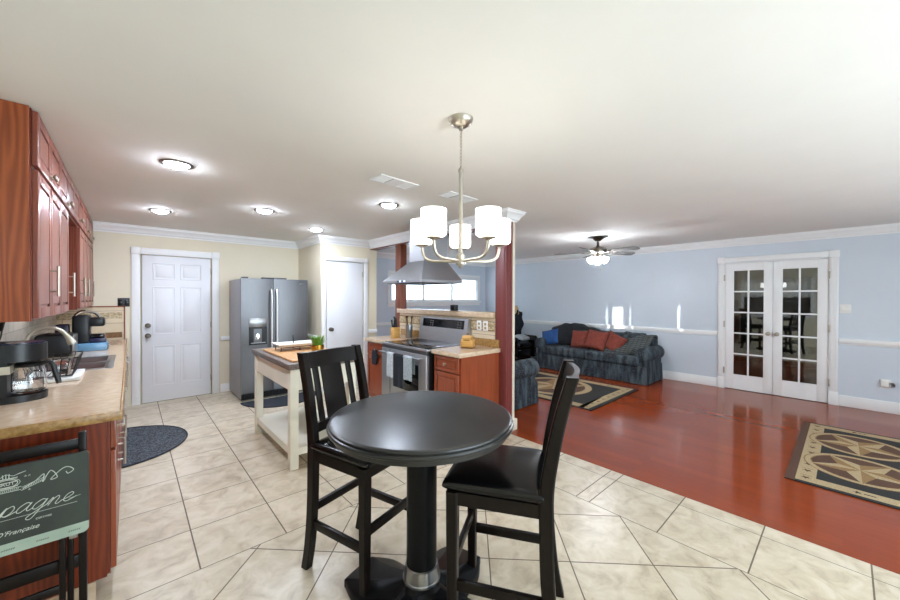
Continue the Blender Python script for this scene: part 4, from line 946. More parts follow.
for k, (dx, dy, t_) in enumerate(((-.01, .01, .02), (.015, -.01, -.03), (0, .02, .05))): MB().tube([(2.86 + dx, 4.03 + dy, .96), (2.86 + dx, 4.03 + dy + t_, 1.17), (2.86 + dx, 4.03 + dy + t_ * 1.2, 1.21)], [.006, .007, .022], 8).build('utensil', 'black' if k < 2 else 'wood', o)
o = thing('toaster_ornament', 'small yellow wooden toaster-shaped box on the right counter', 'wooden box', (2.78, 2.80, .91))
b = MB(); b.M = Matrix.Translation((2.78, 2.80, .91)) @ Matrix.Rotation(rad(28), 4, 'Z')
b.box(-.05, .05, -.07, .07, .012, .10, 0, .012, 3); pts = [(-.046, .09), (-.046, .118), (-.02, .14), (.02, .14), (.046, .118), (.046, .09)]
b.raw([(x, -.052, z) for x, z in pts] + [(x, .052, z) for x, z in pts], [tuple(range(6))[::-1], tuple(range(6, 12))] + [(i, (i + 1) % 6, 6 + (i + 1) % 6, 6 + i) for i in range(6)]); bd = b.build('body', 'wood', o)
b = MB(); b.M = Matrix.Translation((2.78, 2.80, .91)) @ Matrix.Rotation(rad(28), 4, 'Z')
b.box(-.048, .048, -.07, .07, 0, .013).box(-.053, -.0495, -.035, .035, .088, .097).tube([(-.02, 0, .144), (-.02, 0, .165), (.02, 0, .165), (.02, 0, .144)], .005, 6); b.build('trim', 'bandtrim', o)
o = thing('cube_clock', 'tiny black cube clock standing on the half wall cap', 'clock', (3.09, 3.36, 1.30))
MB().box(3.055, 3.125, 3.32, 3.40, 1.3005, 1.375, 0, .006).build('case', 'black', o)
MB().box(3.053, 3.0555, 3.33, 3.39, 1.312, 1.363, 0, .001).build('face', 'display', o)
for i, y in enumerate((2.76, 2.86)):
    o = thing('wall_outlet', ['white outlet plate in the patterned tiles nearest the maroon post', 'white outlet plate in the patterned tiles nearer the stove'][i], 'outlet', (HX - .02, y, 1.14), group='outlets on the half wall')
    MB().box(HX - .026, HX - .0205, y - .036, y + .036, 1.085, 1.2, 0, .002).build('plate', 'plate', o)
    for z in (1.12, 1.165): MB().box(HX - .028, HX - .025, y - .015, y + .015, z - .014, z + .014, 0, .002).build('socket', 'rugcream', o)

# range hood
o = thing('range_hood', 'stainless pyramid range hood with square chimney over the stove', 'range hood', (2.72, 3.58, 1.64))
hx0, hx1, hy0, hy1 = 2.42, HX, 3.17, 3.99; cx0, cx1, cy0, cy1 = 2.66, HX, 3.44, 3.74
b = MB(); z0, z1, z2 = 1.645, 1.675, 1.92
R4 = lambda x0, x1, y0, y1, z: [(x0, y0, z), (x1, y0, z), (x1, y1, z), (x0, y1, z)]
V_ = R4(hx0, hx1, hy0, hy1, z0) + R4(hx0, hx1, hy0, hy1, z1); ns = 8; F_ = []
for k in range(1, ns + 1):
    t = k / ns; e = t ** .8   # slightly concave slope up to the chimney
    f = lambda a, c: a + (c - a) * t
    V_ += R4(f(hx0, cx0), hx1, f(hy0, cy0), f(hy1, cy1), z1 + (z2 - z1) * t)
nr = len(V_) // 4
for i in range(nr - 1):
    for k in range(4):
        l = (k + 1) % 4; F_.append((i * 4 + k, i * 4 + l, i * 4 + 4 + l, i * 4 + 4 + k))
F_.append((3, 2, 1, 0)); F_.append(tuple((nr - 1) * 4 + k for k in range(4)))
b.raw(V_, F_); b.build('canopy', 'hoodsteel', o)
MB().box(cx0, cx1, cy0, cy1, z2, CZ).build('chimney', 'hoodsteel', o)
b = MB().box(hx0 + .04, hx1 - .04, hy0 + .04, hy1 - .04, z0 - .006, z0 + .002)
for k in range(12): b.box(hx0 + .06 + k * .042, hx0 + .08 + k * .042, hy0 + .06, hy1 - .06, z0 - .009, z0 - .005)
b.build('filter', 'steeld', o)
for k in range(4): MB().box(hx0 - .004, hx0 + .002, 3.49 + k * .045, 3.52 + k * .045, z0 + .006, z0 + .024, 0, .002).build('button', 'bluelight' if k in (0, 2) else 'black', o)

# ------------------------------------------------------------------ round table
TX, TY, TZ = 1.012, 1.32, .93
o = thing('pub_table', 'round black pedestal table with steel collar on its column', 'table', (TX, TY, 0))
MB().lathe([(.392, -.064), (.40, -.060), (.404, -.040), (.412, -.037), (.42, -.032), (.422, -.024), (.419, -.018), (.413, -.015), (.415, -.010), (.413, -.005), (.406, -.001), (.398, 0), (.0, 0)], (0, 0, TZ), 96).build('tabletop', 'tabletop', o, True)
MB().lathe([(.070, .18), (.070, .83), (.12, .85), (.12, .867)], (0, 0, 0), 40).build('column', 'tablebase', o, True)
MB().lathe([(.084, .165), (.087, .169), (.087, .178), (.083, .182), (.083, .188), (.076, .228), (.076, .232), (.0705, .236)], (0, 0, 0), 48).build('collar', 'steel', o, True)
b = MB(); pts = []
for k in range(4):
    a0 = rad(106) + k * PI / 2; d_ = Vector((math.cos(a0), math.sin(a0))); n_ = Vector((-d_.y, d_.x))
    for (r, w_) in ((.30, -.14), (.40, -.10), (.42, -.075), (.42, .075), (.40, .10), (.30, .14)): p = d_ * r + n_ * w_; pts.append((p.x, p.y))
    a1 = a0 + PI / 4; pts.append((0.215 * math.cos(a1), 0.215 * math.sin(a1)))
pts = [(p.x, p.y) for p in catmull([(x, y, 0) for x, y in pts], 4, True)]
n = len(pts); V_ = []
rings = [(1.0, 0.0), (1.0, .035), (.97, .045), (.55, .085), (.30, .14), (.22, .168)]
for (s_, z) in rings:
    for (x, y) in pts:
        r = math.hypot(x, y); tr = .08 / r
        if s_ < .5: q = (s_ - .22) / .28; x, y = x * (tr * (1 - q) + s_ * q), y * (tr * (1 - q) + s_ * q)
        else: x, y = x * s_, y * s_
        V_.append((x, y, z))
F_ = [(i * n + k, i * n + (k + 1) % n, (i + 1) * n + (k + 1) % n, (i + 1) * n + k) for i in range(len(rings) - 1) for k in range(n)]
b.raw(V_, F_ + [tuple(range(n))[::-1], tuple((len(rings) - 1) * n + k for k in range(n))]); b.build('pedestal_base', 'tablebase', o, True, 40)

# ------------------------------------------------------------------ bar stools
def make_stool(label):
    o = thing('bar_stool', label, 'bar stool', (0, 0, 0), 0, 'bar stools at the round table')
    for sx in (-1, 1):
        MB().sweep([(sx * .195, .185, 0), (sx * .195, .185, .655)], [.02, .025], [.02, .025]).build('front_leg', 'espresso', o, True)
        path = [(sx * .195, -.255, 0), (sx * .195, -.225, .15), (sx * .195, -.205, .35), (sx * .195, -.20, .55), (sx * .195, -.20, .70), (sx * .195, -.215, .82), (sx * .195, -.25, 1.0), (sx * .195, -.295, 1.165)]
        P = catmull(path, 5); n = len(P)
        MB().sweep(P, [.021] * n, [(.029 - .010 * abs(i / n - .45)) for i in range(n)]).build('back_post', 'espresso', o, True)
    b = MB().box(-.17, .17, .17, .20, .60, .655).box(-.17, .17, -.215, -.185, .60, .655)
    for sx in (-1, 1): b.box(sx * .195 - .015, sx * .195 + .015, -.19, .17, .60, .655)
    b.build('seat_apron', 'espresso', o, True)
    def sf(u, v, top=1):
        x, y = math.sin((u - .5) * PI), math.sin((v - .5) * PI)
        h = ((1 - x ** 10) * (1 - y ** 10)) ** .28 if abs(x) < .99999 and abs(y) < .99999 else 0
        dome = .014 * (1 - x * x) * (1 - y * y)
        return (x * .222, .018 + y * .208, .682 + (.026 * h + dome if top else -.026 * h))
    b = MB(); b.surf(sf, 29, 29); b.surf(lambda u, v: sf(1 - u, v, 0), 29, 29); b.build('seat', 'leather', o, True, 80)
    for sx in (-1, 1): MB().box(sx * .195 - .011, sx * .195 + .011, -.215, .18, .235, .278, 0, .003).build('side_stretcher', 'espresso', o, True)
    MB().box(-.18, .18, .174, .196, .315, .358, 0, .003).build('front_stretcher', 'espresso', o, True)
    MB().box(-.18, .18, -.217, -.195, .315, .358, 0, .003).build('back_stretcher', 'espresso', o, True)
    def rail_(z0, z1, y0, y1, bow, th):
        b = MB(); n = 14; V_ = []
        for i in range(n + 1):
            t = i / n; x = -.185 + .37 * t; bw = -bow * (1 - (2 * t - 1) ** 2)
            V_ += [(x, y0 + bw - th, z0), (x, y0 + bw + th, z0), (x, y1 + bw + th, z1), (x, y1 + bw - th, z1)]
        F_ = [(i * 4 + k, i * 4 + (k + 1) % 4, i * 4 + 4 + (k + 1) % 4, i * 4 + 4 + k) for i in range(n) for k in range(4)] + [(3, 2, 1, 0), tuple(n * 4 + k for k in range(4))]
        return b.raw(V_, F_)
    rail_(1.075, 1.16, -.272, -.292, .03, .011).build('top_rail', 'espresso', o, True)
    rail_(.735, .785, -.205, -.21, .02, .011).build('lower_rail', 'espresso', o, True)
    for (x, w_, nm) in ((0, .072, 'back_splat'), (-.118, .017, 'back_slat'), (.118, .017, 'back_slat')):
        t = (x + .185) / .37; bw = (1 - (2 * t - 1) ** 2)
        P = [(x, -.207 - .02 * bw, .775), (x, -.226 - .023 * bw, .86), (x, -.25 - .027 * bw, .98), (x, -.272 - .03 * bw, 1.075)]
        MB().sweep(P, w_, .007).build(nm, 'espresso', o, True)
    return o
s1 = make_stool('black bar stool left of the round table, its slatted back to the kitchen cart')
s2 = copy_tree(s1); s2['label'] = 'black bar stool right of the round table, leather seat and back seen from the side'
def put_stool(o, x, y, ang): o.location = (x, y, 0); o.rotation_euler = (0, 0, rad(ang - 90))
put_stool(s1, .972, 1.768, -74)
put_stool(s2, 1.281, 1.058, 122)

# ------------------------------------------------------------------ folding tray table with printed top
ty = 2.20
o = thing('tray_table', 'folded black tray table with chalkboard Champagne print by the oak cabinet end', 'tray table', (-.42, 2.3, 0))
x0, x1 = -.72 + .06, -.135
rc = .02; za, zb = .455, .80
b = MB(); b.M = Matrix(((1, 0, 0, 0), (0, 0, 1, ty), (0, 1, 0, 0), (0, 0, 0, 1)))
pts = [(x0, za)] + [(x1 - rc + rc * math.sin(a), za + rc - rc * math.cos(a)) for a in [PI / 2 * k / 6 for k in range(7)]] + [(x1, zb - .006), (x1 - .006, zb), (x0, zb)]
b.prism(pts, -.009, .009); tp = b.build('tabletop', 'chalk', o)
b = MB(); b.M = Matrix(((1, 0, 0, 0), (0, 0, 1, ty), (0, 1, 0, 0), (0, 0, 0, 1)))
pts2 = [(x0, za + .001)] + [(x1 - rc + rc * math.sin(a), za + .001 + rc - rc * math.cos(a)) for a in [PI / 2 * k / 6 for k in range(7)]] + [(x1, za + .046), (x0, za + .046)]
b.prism(pts2, -.0098, -.0089); b.build('green_band', 'chalkgreen', tp)
cursive = {
 'C': ([(.55, .95), (.42, 1.05), (.2, .85), (.08, .5), (.12, .15), (.32, .02), (.55, .12), (.68, .3)], .62),
 'h': ([(0, .1), (.15, .5), (.26, .95), (.2, 1.02), (.12, .8), (.06, 0), (.12, .3), (.26, .45), (.33, .35), (.3, .08), (.4, .02), (.5, .14)], .45),
 'a': ([(.4, .4), (.25, .48), (.08, .3), (.06, .08), (.18, .0), (.34, .2), (.42, .45), (.36, .12), (.44, .0), (.56, .14)], .5),
 'm': ([(0, .14), (.1, .42), (.12, .3), (.06, 0), (.14, .3), (.25, .46), (.3, .32), (.26, 0), (.34, .3), (.46, .46), (.51, .32), (.47, .06), (.56, .0), (.66, .14)], .62),
 'p': ([(0, .14), (.12, .46), (.06, 0), (-.06, -.5), (.02, 0), (.12, .36), (.28, .48), (.38, .32), (.32, .08), (.18, .0), (.1, .06), (.24, -.02), (.5, .14)], .46),
 'g': ([(.4, .4), (.25, .48), (.08, .3), (.06, .08), (.18, .0), (.34, .2), (.42, .45), (.32, -.1), (.2, -.5), (.06, -.5), (.04, -.36), (.26, -.1), (.54, .14)], .5),
 'n': ([(0, .14), (.1, .42), (.12, .3), (.06, 0), (.14, .3), (.27, .46), (.33, .32), (.29, .06), (.38, .0), (.5, .14)], .46),
 'e': ([(0, .12), (.2, .2), (.34, .36), (.26, .48), (.12, .38), (.08, .14), (.2, .0), (.38, .08), (.5, .18)], .42)}
inkM = Matrix(((1, 0, 0, 0), (0, 0, 1, ty - .0102), (0, 1, 0, 0), (0, 0, 0, 1)))
def stroke(mb, pts, r=.0016): mb.tube([(x, z, 0) for x, z in pts], r, 5)
b = MB(); b.M = inkM
sc_ = .068; cur = 0.0; strokes = []
for ch in 'Champagne':
    p_, w_ = cursive[ch]; strokes.append(([(cur + x + z * .35, z) for x, z in p_])); cur += w_
sx_ = .385 / cur; xe = x1 - .05 - .385
for p_ in strokes:
    q = catmull([(x, z, 0) for x, z in p_], 5); stroke(b, [(xe + v.x * sx_, .610 + v.y * sc_) for v in q], .0014)
stroke(b, [(xe + .04, .592), (x1 - .035, .596)], .0008); stroke(b, [(x1 - .06, .618), (x1 - .025, .622)], .0007)
# flourish at the top right
fl = catmull([(.0, 0), (.05, .03), (.10, .055), (.09, .02), (.13, .07), (.16, .03), (.13, .02), (.18, .06), (.21, .065), (.235, .045), (.21, .03), (.20, .045)] and [(x, z, 0) for x, z in [(.0, 0), (.05, .022), (.09, .05), (.085, .01), (.12, .06), (.15, .02), (.12, .015), (.17, .055), (.20, .06), (.225, .04), (.20, .025), (.19, .038)]], 6)
stroke(b, [(x1 - .185 + v.x * .62, .705 + v.y * .8) for v in fl], .0015)
for k in range(9): stroke(b, [(x1 - .185 + k * .0065, .700 + k * .0025), (x1 - .180 + k * .0065, .710 + k * .0025)], .0009)
stroke(b, [(x1 - .19, .697), (x1 - .125, .722)], .0009); stroke(b, [(x1 - .188, .710), (x1 - .122, .735)], .0009)
# bottle badge with ribbons
bx = x1 - .228; g_ = .6; bz = .735
def bs(pts, r): stroke(b, [(bx + x * g_, bz + (z - .722) * g_) for x, z in pts], r * .75)
for dz in (0, .03, .055): bs([(-.05, .70 + dz), (.05, .70 + dz)], .002)
bs([(.05 * math.cos(a), .722 + .026 * math.sin(a)) for a in [2 * PI * k / 24 for k in range(25)]], .0018)
bs([(.06 * math.cos(a), .722 + .032 * math.sin(a)) for a in [2 * PI * k / 24 for k in range(25)]], .0012)
for k in (-1, 0, 1): bs([(k * .012, .755), (k * .014, .785)], .0018)
bs([(-.07, .775), (-.03, .765), (0, .785), (.03, .768), (.085, .785), (.05, .776)], .0015)
for k in range(14): bs([(-.055 + k * .008, .672), (-.051 + k * .008, .684)], .0013)
bs([(-.065, .668), (.065, .668)], .0015); bs([(-.065, .688), (.065, .688)], .0015)
for (sx1, sz1) in ((x1 - .178, .752), (x1 - .168, .752), (x1 - .168, .695)):
    stroke(b, [(sx1 + .004 * math.cos(a), sz1 + .004 * math.sin(a)) for a in [PI / 2 + 4 * PI / 5 * k for k in range(6)]], .0007)
b.build('lettering', 'chalkwhite', tp)
TM = lambda x, z: Matrix(((1, 0, 0, x), (0, 0, -1, ty - .0103), (0, 1, 0, z), (0, 0, 0, 1)))
text_mesh('BRUT', .018, TM(bx, .729), 'chalkwhite', 'lettering', tp, 0, 'CENTER')
text_mesh('CERTIFIEE', .010, TM(x1 - .13, .566), 'chalkwhite', 'lettering', tp, 0, 'CENTER')
text_mesh('D\'Fran\u00e7aise', .024, TM(x1 - .20, .532), 'chalkwhite', 'lettering', tp, .45, 'CENTER')
for k in range(3):
    b = MB(); b.M = inkM
    for j in range(6): stroke(b, [(x1 - .24 + k * .09 + j * .006, .474), (x1 - .237 + k * .09 + j * .006, .479)], .0012)
    b.build('lettering', 'darkink', tp)
# stand: two posts, handle bar, cross bars, folded legs
for x in (x1 - .022, x0 + .01): MB().box(x - .014, x + .012, ty + .045, ty + .075, 0, .872, 0, .003).build('stand_post', 'espresso', o)
MB().box(x0, x1 - .03, ty + .05, ty + .07, .80, .845, 0, .004).build('handle_bar', 'espresso', o)
for (x, dy) in ((x1 - .082, .0), (x1 - .060, .02)): MB().box(x - .010, x + .010, ty + .018 + dy, ty + .036 + dy, .02, .79, 0, .003).build('folded_leg', 'espresso', o)
for (x, dy) in ((x0 + .055, .0), (x0 + .078, .02)): MB().box(x - .010, x + .010, ty + .018 + dy, ty + .036 + dy, .02, .79, 0, .003).build('folded_leg', 'espresso', o)
MB().box(x0, x1 - .03, ty + .05, ty + .07, .28, .335, 0, .004).build('cross_bar', 'espresso', o)
MB().box(x0, x1 - .07, ty + .02, ty + .034, .21, .245, 0, .004).build('cross_bar', 'espresso', o)
MB().box(x0 + .005, x0 + .03, ty - .10, ty + .16, 0, .03, 0, .005).box(x1 - .034, x1 - .012, ty - .02, ty + .16, 0, .03, 0, .005).build('foot', 'espresso', o)
MB().box(x1 - .062, x1 - .036, ty + .012, ty + .02, .43, .475, 0, .004).build('bracket', 'steel', tp)

# ------------------------------------------------------------------ chandelier
cx_, cy_ = 1.31, 1.375
o = thing('chandelier', 'five-arm brushed nickel chandelier with glowing white shades', 'chandelier', (cx_, cy_, 1.66))
MB().lathe([(.02, 2.375), (.03, 2.378), (.052, 2.39), (.062, 2.405), (.064, 2.42)], (cx_, cy_, 0), 32).lathe([(.012, 2.36), (.012, 2.378)], (cx_, cy_, 0), 12).build('canopy', 'nickel', o)
b = MB(); n = 11
for k in range(n):
    z = 2.175 + k * .0175; b.M = Matrix.Translation((cx_, cy_, z)) @ Matrix.Rotation(rad(90) * (k % 2), 4, 'Z')
    b.tube([(.006 * math.cos(a), 0, .0125 * math.sin(a)) for a in [2 * PI * j / 10 for j in range(10)]], .0018, 5, 0, True)
b.build('chain', 'nickel', o)
MB().lathe([(.004, 1.68), (.011, 1.68), (.011, 2.15), (.014, 2.152), (.014, 2.165), (.006, 2.175), (.003, 2.185)], (cx_, cy_, 0), 16).build('stem', 'satin', o)
MB().lathe([(.004, 1.64), (.009, 1.645), (.012, 1.655), (.026, 1.66), (.026, 1.672), (.022, 1.675), (.022, 1.71), (.016, 1.715), (.011, 1.72)], (cx_, cy_, 0), 24).build('hub', 'nickel', o)
va = math.atan2(math.cos(_y), math.sin(_y)) - rad(1.2)
for k in range(5):
    a = va + k * 2 * PI / 5; c_, s_ = math.cos(a), math.sin(a)
    P = catmull([(.015, 0, 1.678), (.09, 0, 1.68), (.16, 0, 1.682), (.205, 0, 1.70), (.222, 0, 1.74), (.224, 0, 1.765)], 6)
    arm = MB().tube([(cx_ + p.x * c_, cy_ + p.x * s_, p.z) for p in P], .0075, 10).build('arm', 'nickel', o)
    q = (cx_ + .224 * c_, cy_ + .224 * s_, 0)
    MB().lathe([(.009, 1.76), (.012, 1.765), (.036, 1.772), (.036, 1.778), (.015, 1.78)], q, 24).build('cup', 'nickel', arm)
    MB().lathe([(.05, 1.781), (.060, 1.787), (.0625, 1.80), (.0625, 1.91), (.0595, 1.91), (.0595, 1.80), (.055, 1.79)], q, 36, 0, None, False).build('shade', 'shade', o)

for ch in o.children_recursive:
    if ch.name.split('.')[0] in ('stem', 'hub', 'arm', 'cup', 'shade'): ch.data.transform(Matrix.Translation((0, 0, -.014)))

# ------------------------------------------------------------------ recessed lights and vents
spots = [((.25, 3.21), 'nearest recessed ceiling light over the left counter'), ((.25, 5.07), 'recessed ceiling light before the white kitchen door'), ((1.10, 4.28), 'recessed ceiling light above the kitchen cart'), ((1.98, 3.15), 'recessed ceiling light between the range hood and chandelier'), ((1.95, 4.98), 'recessed ceiling light before the closet door')]
r0 = None
for (x, y), lb in spots:
    if r0 is None:
        r0 = o = thing('recessed_light', lb, 'ceiling light', (0, 0, 0), 0, 'recessed lights in the kitchen ceiling')
        MB().lathe([(.073, -.003), (.08, -.0098), (.10, -.005), (.102, 0)], (0, 0, 0), 36, 0, None, False).build('trim_ring', 'darknick', o, True)
        MB().lathe([(.0, -.030), (.03, -.028), (.052, -.021), (.066, -.010), (.073, -.002)], (0, 0, 0), 36, 0, None, False).build('lens', 'lens', o, True)
    else: o = copy_tree(r0); o['label'] = lb
    o.location = (x, y, CZ)
for i, (x, y, a, lb) in enumerate(((1.62, 2.49, 4, 'white ceiling vent left of the chandelier stem'), (2.31, 2.46, 4, 'white ceiling vent right behind the chandelier stem'))):
    o = thing('ceiling_vent', lb, 'vent', (x, y, CZ), rad(a), 'vents in the kitchen ceiling')
    b = MB().box(-.19, .19, -.085, -.07, -.008, 0).box(-.19, .19, .07, .085, -.008, 0).box(-.19, -.175, -.07, .07, -.008, 0).box(.175, .19, -.07, .07, -.008, 0); b.build('frame', 'white', o, True)
    MB().box(-.175, .175, -.07, .07, -.002, -.0005).build('duct_shade_plate', 'darknick', o, True)  # dark plate stands in for the shade up inside the duct
    b = MB()
    for k in range(10):
        y_ = -.066 + k * .0135
        for (xa, xb, w_) in ((-.175, -.06, .0045), (.06, .175, .0105)):
            b.raw([(xa, y_, -.003), (xb, y_, -.003), (xb, y_ + w_, -.007), (xa, y_ + w_, -.007), (xa, y_ + .001, -.0025), (xb, y_ + .001, -.0025), (xb, y_ + w_ + .001, -.0065), (xa, y_ + w_ + .001, -.0065)], [(0, 1, 2, 3), (7, 6, 5, 4), (0, 4, 5, 1), (2, 6, 7, 3), (1, 5, 6, 2), (3, 7, 4, 0)])
    b.box(-.06, .06, -.07, .07, -.0095, -.0085)
    b.build('louvre', 'white', o, True)

# ------------------------------------------------------------------ ceiling fan
fx, fy = 5.44, 2.60
o = thing('ceiling_fan', 'five-blade ceiling fan with lit glass shades in the living room', 'ceiling fan', (fx, fy, 2.2))
MB().lathe([(.018, -.16), (.018, -.07), (.04, -.065), (.065, -.04), (.09, -.012), (.15, -.006), (.15, 0)], (fx, fy, CZ), 28).build('canopy', 'darknick', o)
MB().lathe([(.05, 2.10), (.07, 2.115), (.075, 2.15), (.10, 2.16), (.125, 2.18), (.13, 2.22), (.11, 2.25), (.06, 2.262), (.03, 2.275), (.018, 2.29)], (fx, fy, 0), 36).build('motor', 'darknick', o)
ra = math.atan2(.904, -.427)
for k in range(5):
    a = ra + k * 2 * PI / 5; A = Matrix.Translation((fx, fy, 2.175)) @ Matrix.Rotation(a, 4, 'Z')
    b = MB(); b.M = A; b.box(.07, .20, -.018, .018, -.012, -.004, 0, .003).box(.19, .24, -.045, .045, -.006, 0, 0, .003); br_ = b.build('blade_iron', 'darknick', o)
    b = MB(); b.M = A @ Matrix.Rotation(rad(-14), 4, 'X')
    pts = [(.20, -.048), (.45, -.062), (.60, -.066), (.64, -.055), (.66, -.03), (.665, 0), (.66, .03), (.64, .055), (.60, .066), (.45, .062), (.20, .048)]
    b.prism(pts, .0, .006); b.build('blade', 'screen' if k % 5 else 'screen', o)
for k in range(3):
    a = ra + rad(30) + k * 2 * PI / 3; d_ = Vector((math.cos(a), math.sin(a), 0)); tip = Vector((fx, fy, 2.10)) + d_ * .05
    ax = (d_ * .85 + Vector((0, 0, -.6))).normalized(); zx = ax; xx = zx.cross(Vector((0, 0, 1))).normalized(); yx = zx.cross(xx)
    R_ = Matrix(((xx.x, yx.x, zx.x), (xx.y, yx.y, zx.y), (xx.z, yx.z, zx.z)))
    MB().lathe([(.018, -.01), (.02, .03)], tip, 16, 0, R_).build('lamp_socket', 'darknick', o)
    MB().lathe([(.02, .025), (.035, .035), (.045, .07), (.055, .10), (.053, .10), (.043, .07), (.0, .04)], tip, 24, 0, R_, False).build('lamp_shade', 'shadefan', o)
b = MB()
for (dx, l) in ((.03, .20), (-.02, .14)): b.tube([(fx + dx, fy - dx, 2.12), (fx + dx, fy - dx, 2.12 - l)], .002, 5); b.lathe([(.001, 0), (.007, .008), (.005, .022), (.001, .026)], (fx + dx, fy - dx, 2.12 - l - .025), 10)
b.build('pull_chain', 'nickel', o)

# ------------------------------------------------------------------ rugs
def star(mb, cx, cy, R, r, z, ang, mi1, mi2):
    c = (cx, cy, z)
    for k in range(5):
        a = ang + k * 2 * PI / 5
        T = (cx + R * math.cos(a), cy + R * math.sin(a), z)
        l_ = (cx + r * math.cos(a - PI / 5), cy + r * math.sin(a - PI / 5), z); r_ = (cx + r * math.cos(a + PI / 5), cy + r * math.sin(a + PI / 5), z)
        mb.poly([c, l_, T], mi1); mb.poly([c, T, r_], mi2)
def ringp(mb, cx, cy, r0, r1, z, mi, n=48):
    for k in range(n):
        a, e = 2 * PI * k / n, 2 * PI * (k + 1) / n
        mb.poly([(cx + r0 * math.cos(a), cy + r0 * math.sin(a), z), (cx + r1 * math.cos(a), cy + r1 * math.sin(a), z), (cx + r1 * math.cos(e), cy + r1 * math.sin(e), z), (cx + r0 * math.cos(e), cy + r0 * math.sin(e), z)], mi)
def disc(mb, cx, cy, r, z, mi, n=48): mb.poly([(cx + r * math.cos(2 * PI * k / n), cy + r * math.sin(2 * PI * k / n), z) for k in range(n)], mi)
RM = ['rugblack', 'rugcream', 'rugtan', 'rugbrown']
def rug(label, x0, x1, y0, y1, circles, endy, rad_, bw=.10, rw=.055):
    """black western rug: dark edge, cream band with small marks, ringed stars"""
    b = MB(); T = .010
    b.box(x0, x1, y0, y1, .001, T, 0)
    e = .035
    b.box(x0, x1, y1 - .06, y1, .0015, T + .0004, endy).box(x0, x1, y0, y0 + .06, .0015, T + .0004, endy)
    # cream band
    z = T + .0006
    xa, xb, ya, yb = x0 + e, x1 - e, y0 + .06, y1 - .06
    for q in ((xa, xb, ya, ya + bw), (xa, xb, yb - bw, yb), (xa, xa + bw, ya + bw, yb - bw), (xb - bw, xb, ya + bw, yb - bw)):
        b.poly([(q[0], q[2], z), (q[1], q[2], z), (q[1], q[3], z), (q[0], q[3], z)], 1)
    z += .0004
    n = int((xb - xa) / .16)
    for k in range(n):
        x = xa + (k + .5) * (xb - xa) / n
        for y in (ya + bw / 2, yb - bw / 2):
            star(b, x, y, .035, .014, z, .6, 3, 3); b.poly([(x + .05, y - .035, z), (x + .056, y - .035, z), (x + .056, y + .035, z), (x + .05, y + .035, z)], 3)
    n = int((yb - ya - 2 * bw) / .42)
    for k in range(n):
        y = ya + bw + (k + .5) * (yb - ya - 2 * bw) / n
        for x in (xa + bw / 2, xb - bw / 2): star(b, x, y, .03, .012, z, .2, 0, 0); b.poly([(x - .008, y - .09, z), (x + .008, y - .09, z), (x + .008, y - .03, z), (x - .008, y - .03, z)], 0)
    for (cx, cy, an) in circles:
        ringp(b, cx, cy, rad_ - rw, rad_, z, 2); ringp(b, cx, cy, rad_ - rw + .01, rad_ - .01, z + .0004, 1); disc(b, cx, cy, rad_ - rw, z, 3)
        for k in range(10):
            a = an + PI / 5 + k * 2 * PI / 10
            if k % 2 == 0: continue
        star(b, cx, cy, rad_ - .02, (rad_) * .40, z + .0008, an, 1, 2)
    return tag(b.build('rug', RM, None, False, 20), label, 'rug', 'western star rugs')
rug('black rug with two ringed tan stars on the wood floor at the right', 3.98, 5.96, -1.35, .33, [(4.61, -.09, 1.9), (5.36, -.09, 1.9), (4.61, -.93, 1.9), (5.36, -.93, 1.9)], 3, .345, .115)
rug('black and cream star rug lying before the striped sofa', 4.45, 6.02, 2.20, 4.55, [(5.24, 3.25, rad(100))], 0, .60, .14, .11)

